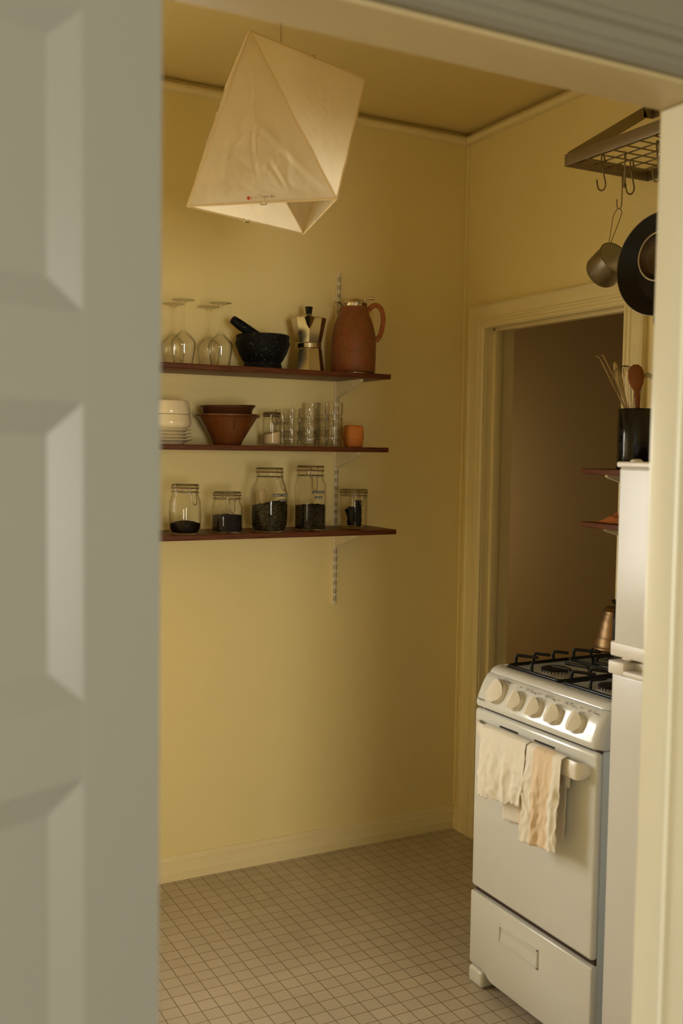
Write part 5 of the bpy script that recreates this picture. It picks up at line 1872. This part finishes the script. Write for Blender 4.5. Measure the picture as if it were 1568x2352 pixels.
def s_hook(top, h, label, az_=0.0, r=0.0145, wire=0.0023):
    """steel S: small bend over the wire, larger open bend below"""
    t = thing('s_hook', top, label, 'hook', 'S-hooks on the pot rack')
    tx, ty, tz = top
    d = Vector((cos(az_), sin(az_), 0))
    c = Vector(top)
    k = h / 0.105
    pts = [c + d * u + Vector((0, 0, v * (k if v < -0.02 else 1.0))) for u, v in ((0.0050, -0.020), (0.0050, -0.004), (0.0035, 0.0025), (0.0, 0.0045), (-0.0035, 0.0020), (-0.0042, -0.006), (-0.0010, -0.030), (0.0085, -0.074), (0.0098, -0.086), (0.0070, -0.097), (0.0005, -0.103), (-0.0065, -0.102), (-0.0125, -0.094), (-0.0165, -0.070))]
    MB().tube(smooth_path(pts, 4), wire, 8).build('bent_wire', M['wire'], t)
    return t


hk = radians(180 - 62)
IM = atan2(-sin(YAW), cos(YAW))
s_hook((-0.2480, RK0 - 0.0718, 2.4030), 0.098, 'empty steel S-hook nearest the front corner of the pot rack', IM)
s_hook((-0.2200, RK0 - 0.1340, 2.4030), 0.098, 'steel S-hook hanging from the middle of the pot rack grid', IM + 1.1)
s_hook((-0.1460, RK0 - 0.0830, 2.4030), 0.098, 'empty steel S-hook hanging deeper in the pot rack, right of the sieve hook', IM)
s_hook((-0.2180, RK0 - 0.2600, 2.4030), 0.110, 'steel S-hook at the right, half behind the door jamb, above the black pan', IM + 0.4)
# the long hook for the sieve, over the far end bar
hx, hy = -0.118, RK0 - 0.006
t = thing('s_hook', (hx, hy, 2.40), 'long steel hook hanging from the end bar and holding the sieve', 'hook', 'S-hooks on the pot rack')
dI = Vector((cos(IM), sin(IM), 0))
c = Vector((hx, hy, 0))
MB().tube(smooth_path([c + dI * 0.001 + Vector((0, 0.014, 2.395)), c + Vector((0, 0.012, 2.417)), c + Vector((0, 0.004, 2.4205)), c + Vector((0, -0.004, 2.412)), c + dI * 0.004 + Vector((0, -0.004, 2.36)),
                       c + dI * 0.004 + Vector((0, -0.004, 2.300)), c + dI * 0.002 + Vector((0, -0.004, 2.286)), c - dI * 0.006 + Vector((0, -0.004, 2.282)), c - dI * 0.010 + Vector((0, -0.004, 2.288)), c - dI * 0.011 + Vector((0, -0.004, 2.310))], 5), 0.0015, 8).build('bent_wire', M['wire'], t)
# perforated cup sieve
so = Vector((-0.148, RK0 - 0.030, 2.126))          # centre of the mouth
axs = (rt * -0.030 + Vector((0, 0, -0.036)) + Vector((fw.x, fw.y, 0)).normalized() * 0.062).normalized()   # from the mouth to the closed end
sm4 = Matrix.Translation(so) @ axs.to_track_quat('Z', 'Y').to_matrix().to_4x4()
t = thing('sieve', tuple(so), 'perforated steel cup sieve hanging by its wire handle under the pot rack', 'sieve')
MB().lathe([(0.0555, 0.0), (0.0555, 0.070), (0.052, 0.078), (0.045, 0.081), (0.0, 0.082)], 56, mat=sm4).build('perforated_cup', M['perforated'], t, angle=50)
rb = MB()
rb.tube([sm4 @ Vector((0.0560 * cos(2 * pi * k / 48), 0.0560 * sin(2 * pi * k / 48), 0)) for k in range(48)], 0.0019, 8, closed=True)
rb.tube([sm4 @ Vector((0.0500 * cos(2 * pi * k / 48), 0.0500 * sin(2 * pi * k / 48), 0.0795)) for k in range(48)], 0.0012, 6, closed=True)
rb.build('rim_wire', M['wire'], t)
# handle: a long wire loop rising from the top of the rim to the hook
topr = min((sm4 @ Vector((0.056 * cos(a), 0.056 * sin(a), 0)) for a in [2 * pi * k / 90 for k in range(90)]), key=lambda p: -p.z)
hk_ = c - dI * 0.004 + Vector((0, -0.004, 2.279))
lp = [topr - dI * 0.004, topr.lerp(hk_, 0.45) - dI * 0.0085, topr.lerp(hk_, 0.80) - dI * 0.0115, hk_ - dI * 0.0085 + Vector((0, 0, -0.004)), hk_ + Vector((0, 0, 0.0035)), hk_ + dI * 0.0085 + Vector((0, 0, -0.004)), topr.lerp(hk_, 0.80) + dI * 0.0115, topr.lerp(hk_, 0.45) + dI * 0.0075, topr + dI * 0.002]
MB().tube(smooth_path(lp, 6), 0.0012, 6).build('wire_handle', M['wire'], t)

# black frying pan facing the room, and a steel lid in front of it
pc_ = Vector((-0.288, -1.342, 2.044))
nrm = Vector((-0.985, -0.16, 0.04)).normalized()
pm4 = Matrix.Translation(pc_) @ nrm.to_track_quat('Z', 'Y').to_matrix().to_4x4()
t = thing('frying_pan', tuple(pc_), 'black frying pan hanging from the pot rack, half hidden by the door jamb', 'pan')
MB().lathe([(0, -0.030), (0.098, -0.030), (0.106, -0.027), (0.138, 0.012), (0.1400, 0.0145), (0.1385, 0.0150), (0.1350, 0.013), (0.104, -0.023), (0.094, -0.0265), (0, -0.0265)], 72, mat=pm4).build('pan_body', M['pan'], t, angle=40)
MB().tube([pm4 @ Vector((0.1395 * cos(2 * pi * k / 72), 0.1395 * sin(2 * pi * k / 72), 0.0150)) for k in range(72)], 0.0011, 6, closed=True).build('bare_rim', M['wire'], t)
upz = Vector((0, 0, 1))
hb_ = [pc_ + upz * 0.125 - nrm * 0.006, pc_ + upz * 0.165 + nrm * 0.010, pc_ + upz * 0.235 + nrm * 0.018, pc_ + upz * 0.285 + nrm * 0.014]
MB().tube(smooth_path(hb_, 5), [0.009] * 5 + [0.0085] * 5 + [0.010] * 6, 10).build('handle', M['black_plastic'], t)
lw_ = pc_ - upz * 0.134 - nrm * 0.004
sd_ = nrm.cross(upz).normalized()
MB().tube(smooth_path([lw_ + sd_ * 0.022 + upz * 0.004, lw_ + sd_ * 0.022 - upz * 0.018, lw_ + sd_ * 0.010 - upz * 0.032, lw_ - sd_ * 0.010 - upz * 0.032, lw_ - sd_ * 0.022 - upz * 0.018, lw_ - sd_ * 0.022 + upz * 0.004], 5), 0.0048, 8).build('helper_handle', M['pan'], t)
lc = Vector((-0.350, -1.392, 2.052))
lm4 = Matrix.Translation(lc) @ nrm.to_track_quat('Z', 'Y').to_matrix().to_4x4()
t = thing('small_pan', tuple(lc), 'small dark pan with a pale rim hanging in front of the black frying pan', 'pan')
MB().lathe([(0, -0.022), (0.050, -0.022), (0.056, -0.018), (0.064, 0.002), (0.0630, 0.003), (0.054, -0.016), (0.048, -0.0195), (0, -0.0195)], 56, mat=lm4).build('pan_body', M['dark_steel'], t, angle=40)
MB().tube([lm4 @ Vector((0.0640 * cos(2 * pi * k / 60), 0.0640 * sin(2 * pi * k / 60), 0.0030)) for k in range(60)], 0.0022, 8, closed=True).build('rim', M['rim_metal'], t)
MB().tube(smooth_path([lc + upz * 0.062 - nrm * 0.004, lc + upz * 0.16 + nrm * 0.004, lc + upz * 0.235 + nrm * 0.004], 5), 0.0055, 10).build('handle', M['black_plastic'], t)
s_hook((lc.x, lc.y, 2.4030), 0.118, 'S-hook holding the small dark pan behind the door jamb', IM + 1.2)

# ------------------------------------------------------------------ folded paper pendant lamp
T = [Vector(p) for p in ((-1.4818, -1.3067, 2.4329), (-1.1242, -1.1808, 2.4329), (-1.3951, -0.9449, 2.4329))]
B = [Vector(p) for p in ((-1.5497, -1.1053, 2.0909), (-1.2862, -1.3490, 2.0909), (-1.1866, -0.9749, 2.0909))]
LC = (T[0] + T[1] + T[2]) / 3
t = thing('paper_lamp', tuple(LC), 'twisted triangular paper pendant lamp hanging from the ceiling', 'lamp')
faces = [(T[0], B[0], B[1]), (T[0], B[1], T[1]), (T[1], B[1], B[2]), (T[1], B[2], T[2]), (T[2], B[2], B[0]), (T[2], B[0], T[0])]
N = 80
random.seed(21)
sh_ = MB()
ctr = sum((p for p in T + B), Vector((0, 0, 0))) / 6
for fi, (a, b_, c_) in enumerate(faces):
    n_ = (b_ - a).cross(c_ - a).normalized()
    if n_.dot((a + b_ + c_) / 3 - ctr) < 0:
        n_ = -n_
    # sharp crease lines pressed into the paper, some of them running out of the corners
    lines = []
    for k in range(17):
        def rp():
            q_ = [random.random() ** 0.8 for _ in range(3)]
            t_ = sum(q_)
            return a * (q_[0] / t_) + b_ * (q_[1] / t_) + c_ * (q_[2] / t_)
        p_ = (a, b_, c_)[k % 3] if k < 5 else rp()
        r2_ = rp()
        if k >= 5:
            r2_ = p_ + (r2_ - p_).normalized() * random.uniform(0.05, 0.14)
        lines.append((p_, r2_, random.uniform(0.0016, 0.0042) * random.choice((-1, 1)), random.uniform(0.006, 0.013)))
    vs, idx, fs = [], {}, []
    for i in range(N + 1):
        for j in range(N + 1 - i):
            u, v = i / N, j / N
            w = 1 - u - v
            p = a * w + b_ * u + c_ * v
            e = min(1.0, min(u, v, w) * 5)
            q = p * 9
            rd = lambda k_, f_: (1 - abs(noise.noise(p * f_ + Vector((fi * 3.1 + k_, k_ * 2.0, fi))))) ** 5
            cr = 0.005 * rd(1, 9) + 0.0040 * rd(2, 17) + 0.0016 * rd(3, 34)
            for (l0, l1, am, wd) in lines:
                dl_ = l1 - l0
                tt_ = max(0.0, min(1.0, (p - l0).dot(dl_) / dl_.length_squared))
                ds_ = (p - (l0 + dl_ * tt_)).length
                if ds_ < wd:
                    cr += am * (1 - ds_ / wd) * min(1.0, 4 * tt_ + 0.2, 4 * (1 - tt_))
            vs.append(p - n_ * (e * cr))
            idx[(i, j)] = len(vs)
            vs.append(p + n_ * (e * (cr - 0.004)))
    for i in range(N):
        for j in range(N - i):
            fs.append((idx[(i, j)], idx[(i + 1, j)], idx[(i, j + 1)]))
            if i + j < N - 1:
                fs.append((idx[(i + 1, j)], idx[(i + 1, j + 1)], idx[(i, j + 1)]))
    sh_.raw(vs, fs)
so_ = sh_.build('paper_shade', M['paper'], t, angle=25, weld=True)
sm_ = MB()
for a, b_ in ((T[0], B[0]), (T[0], B[1]), (T[1], B[1]), (T[1], B[2]), (T[2], B[2]), (T[2], B[0])):
    pts = [a.lerp(b_, k / 10) + Vector((0.0012 * sin(k * 2.1), 0.0012 * cos(k * 1.3), 0)) * (0 if k in (0, 10) else 1) for k in range(11)]
    sm_.tube(pts, 0.0022, 6)
sm_.build('glued_seam', M['paper_seam'], t)
for tri in (T, B):
    fm = MB()
    for k in range(3):
        fm.tube([tri[k], tri[(k + 1) % 3]], 0.0020, 6)
    fm.build('wire_frame', M['paper_seam'], t)
for k in range(3):
    cp = MB()
    m_ = B[k].lerp(B[(k + 1) % 3], 0.52)
    d_ = (B[(k + 1) % 3] - B[k]).normalized()
    cp.tube([m_ + d_ * 0.010 + Vector((0, 0, 0.003)), m_ + d_ * 0.006 - Vector((0, 0, 0.0045)), m_ - d_ * 0.006 - Vector((0, 0, 0.0045)), m_ - d_ * 0.010 + Vector((0, 0, 0.003))], 0.0012, 6)
    cp.build('wire_clip', M['wire'], t)
cp = MB()
m_ = T[0].lerp(T[1], 0.52)
cp.tube([m_ + Vector((0.004, 0, -0.003)), m_ + Vector((0.002, 0, 0.005)), m_ + Vector((-0.004, 0, -0.002))], 0.0012, 6)
cp.build('wire_clip', M['wire'], t)
cd = MB()
cd.tube([LC + Vector((0, 0, -0.06)), Vector((LC.x, LC.y, H))], 0.0016, 8)
cd.build('cord', M['cord'], t)
MB().lathe([(0, -0.015), (0.040, -0.015), (0.043, 0.0), (0, 0.0)], 32, LC.x, LC.y, mat=Matrix.Translation((0, 0, H))).build('ceiling_rose', M['jamb'], t)
sk = MB()
for p in T:
    sk.tube([LC + Vector((0, 0, -0.004)), p], 0.0012, 6)
sk.build('spider', M['wire'], t)
MB().lathe([(0, -0.045), (0.017, -0.045), (0.017, -0.105), (0.013, -0.11), (0, -0.11)], 24, LC.x, LC.y, mat=Matrix.Translation((0, 0, LC.z))).build('lamp_socket', M['knob'], t)
MB().lathe([(0, -0.108), (0.013, -0.11), (0.018, -0.13), (0.029, -0.155), (0.030, -0.172), (0.022, -0.19), (0, -0.198)], 28, LC.x, LC.y, mat=Matrix.Translation((0, 0, LC.z))).build('bulb', M['cream_glaze'], t, angle=60)
# the printed mark and the handwriting by the lower edge of the front face
fa, fb = B[0], B[1]
fx = (fb - fa).normalized()
fn_ = (B[0] - T[0]).cross(B[1] - T[0]).normalized()
if fn_.dot(Vector((-1, -1, 0))) < 0:
    fn_ = -fn_
fy = fn_.cross(fx)
if fy.z < 0:
    fy = -fy
FW = (fb - fa).length


def on_face(u, v, lift=0.0022):
    return fa + fx * u + fy * v + fn_ * lift


u0 = FW * 0.425
mk = MB()
cen = on_face(u0, 0.0115)
mm4 = Matrix(((fx.x, fy.x, fn_.x, cen.x), (fx.y, fy.y, fn_.y, cen.y), (fx.z, fy.z, fn_.z, cen.z), (0, 0, 0, 1)))
mk.lathe([(0, 0), (0.0040, 0), (0.0040, 0.0003), (0, 0.0003)], 24, mat=mm4)
mk.tube([on_face(u0 + 0.0065 + 0.0014 * cos(a), 0.0115 + 0.0042 * sin(a)) for a in [-1.2 + 2.4 * k / 8 for k in range(9)]], [0.0002, 0.0004, 0.0006, 0.0007, 0.0007, 0.0007, 0.0006, 0.0004, 0.0002], 5)
mk.build('red_mark', M['red_ink'], so_)
sg = MB()
wr_ = [[(0, 0), (0.0004, 0.004)], [(0.0035, 0), (0.0036, 0.0004)], [(0.0060, 0), (0.0064, 0.0045)], [(0.0075, 0.0062), (0.0110, 0.0068), (0.0135, 0.0058)], [(0.0130, 0.0005), (0.0150, 0.0040), (0.0168, 0.0006)],
       [(0.0185, 0.0040), (0.0205, 0.0012), (0.0225, 0.0040), (0.0218, -0.0035), (0.0195, -0.0030)], [(0.0245, 0.0025), (0.0262, 0.0005), (0.0280, 0.0030), (0.0255, 0.0030)], [(0.0300, 0.0035), (0.0308, 0.0008), (0.0330, 0.0035)],
       [(0.0350, 0.0010), (0.0372, 0.0032), (0.0368, 0.0005)], [(0.0390, 0.0075), (0.0392, 0.0005), (0.0412, 0.0034), (0.0425, 0.0005)], [(0.0445, 0.0005), (0.0450, 0.0042)], [(0.0455, 0.0065), (0.0457, 0.0068)]]
for st_ in wr_:
    sg.tube(smooth_path([on_face(u0 + 0.0165 + a, 0.0105 + c_) for a, c_ in st_], 4), 0.00042, 5)
sg.build('signature', M['ink'], so_)
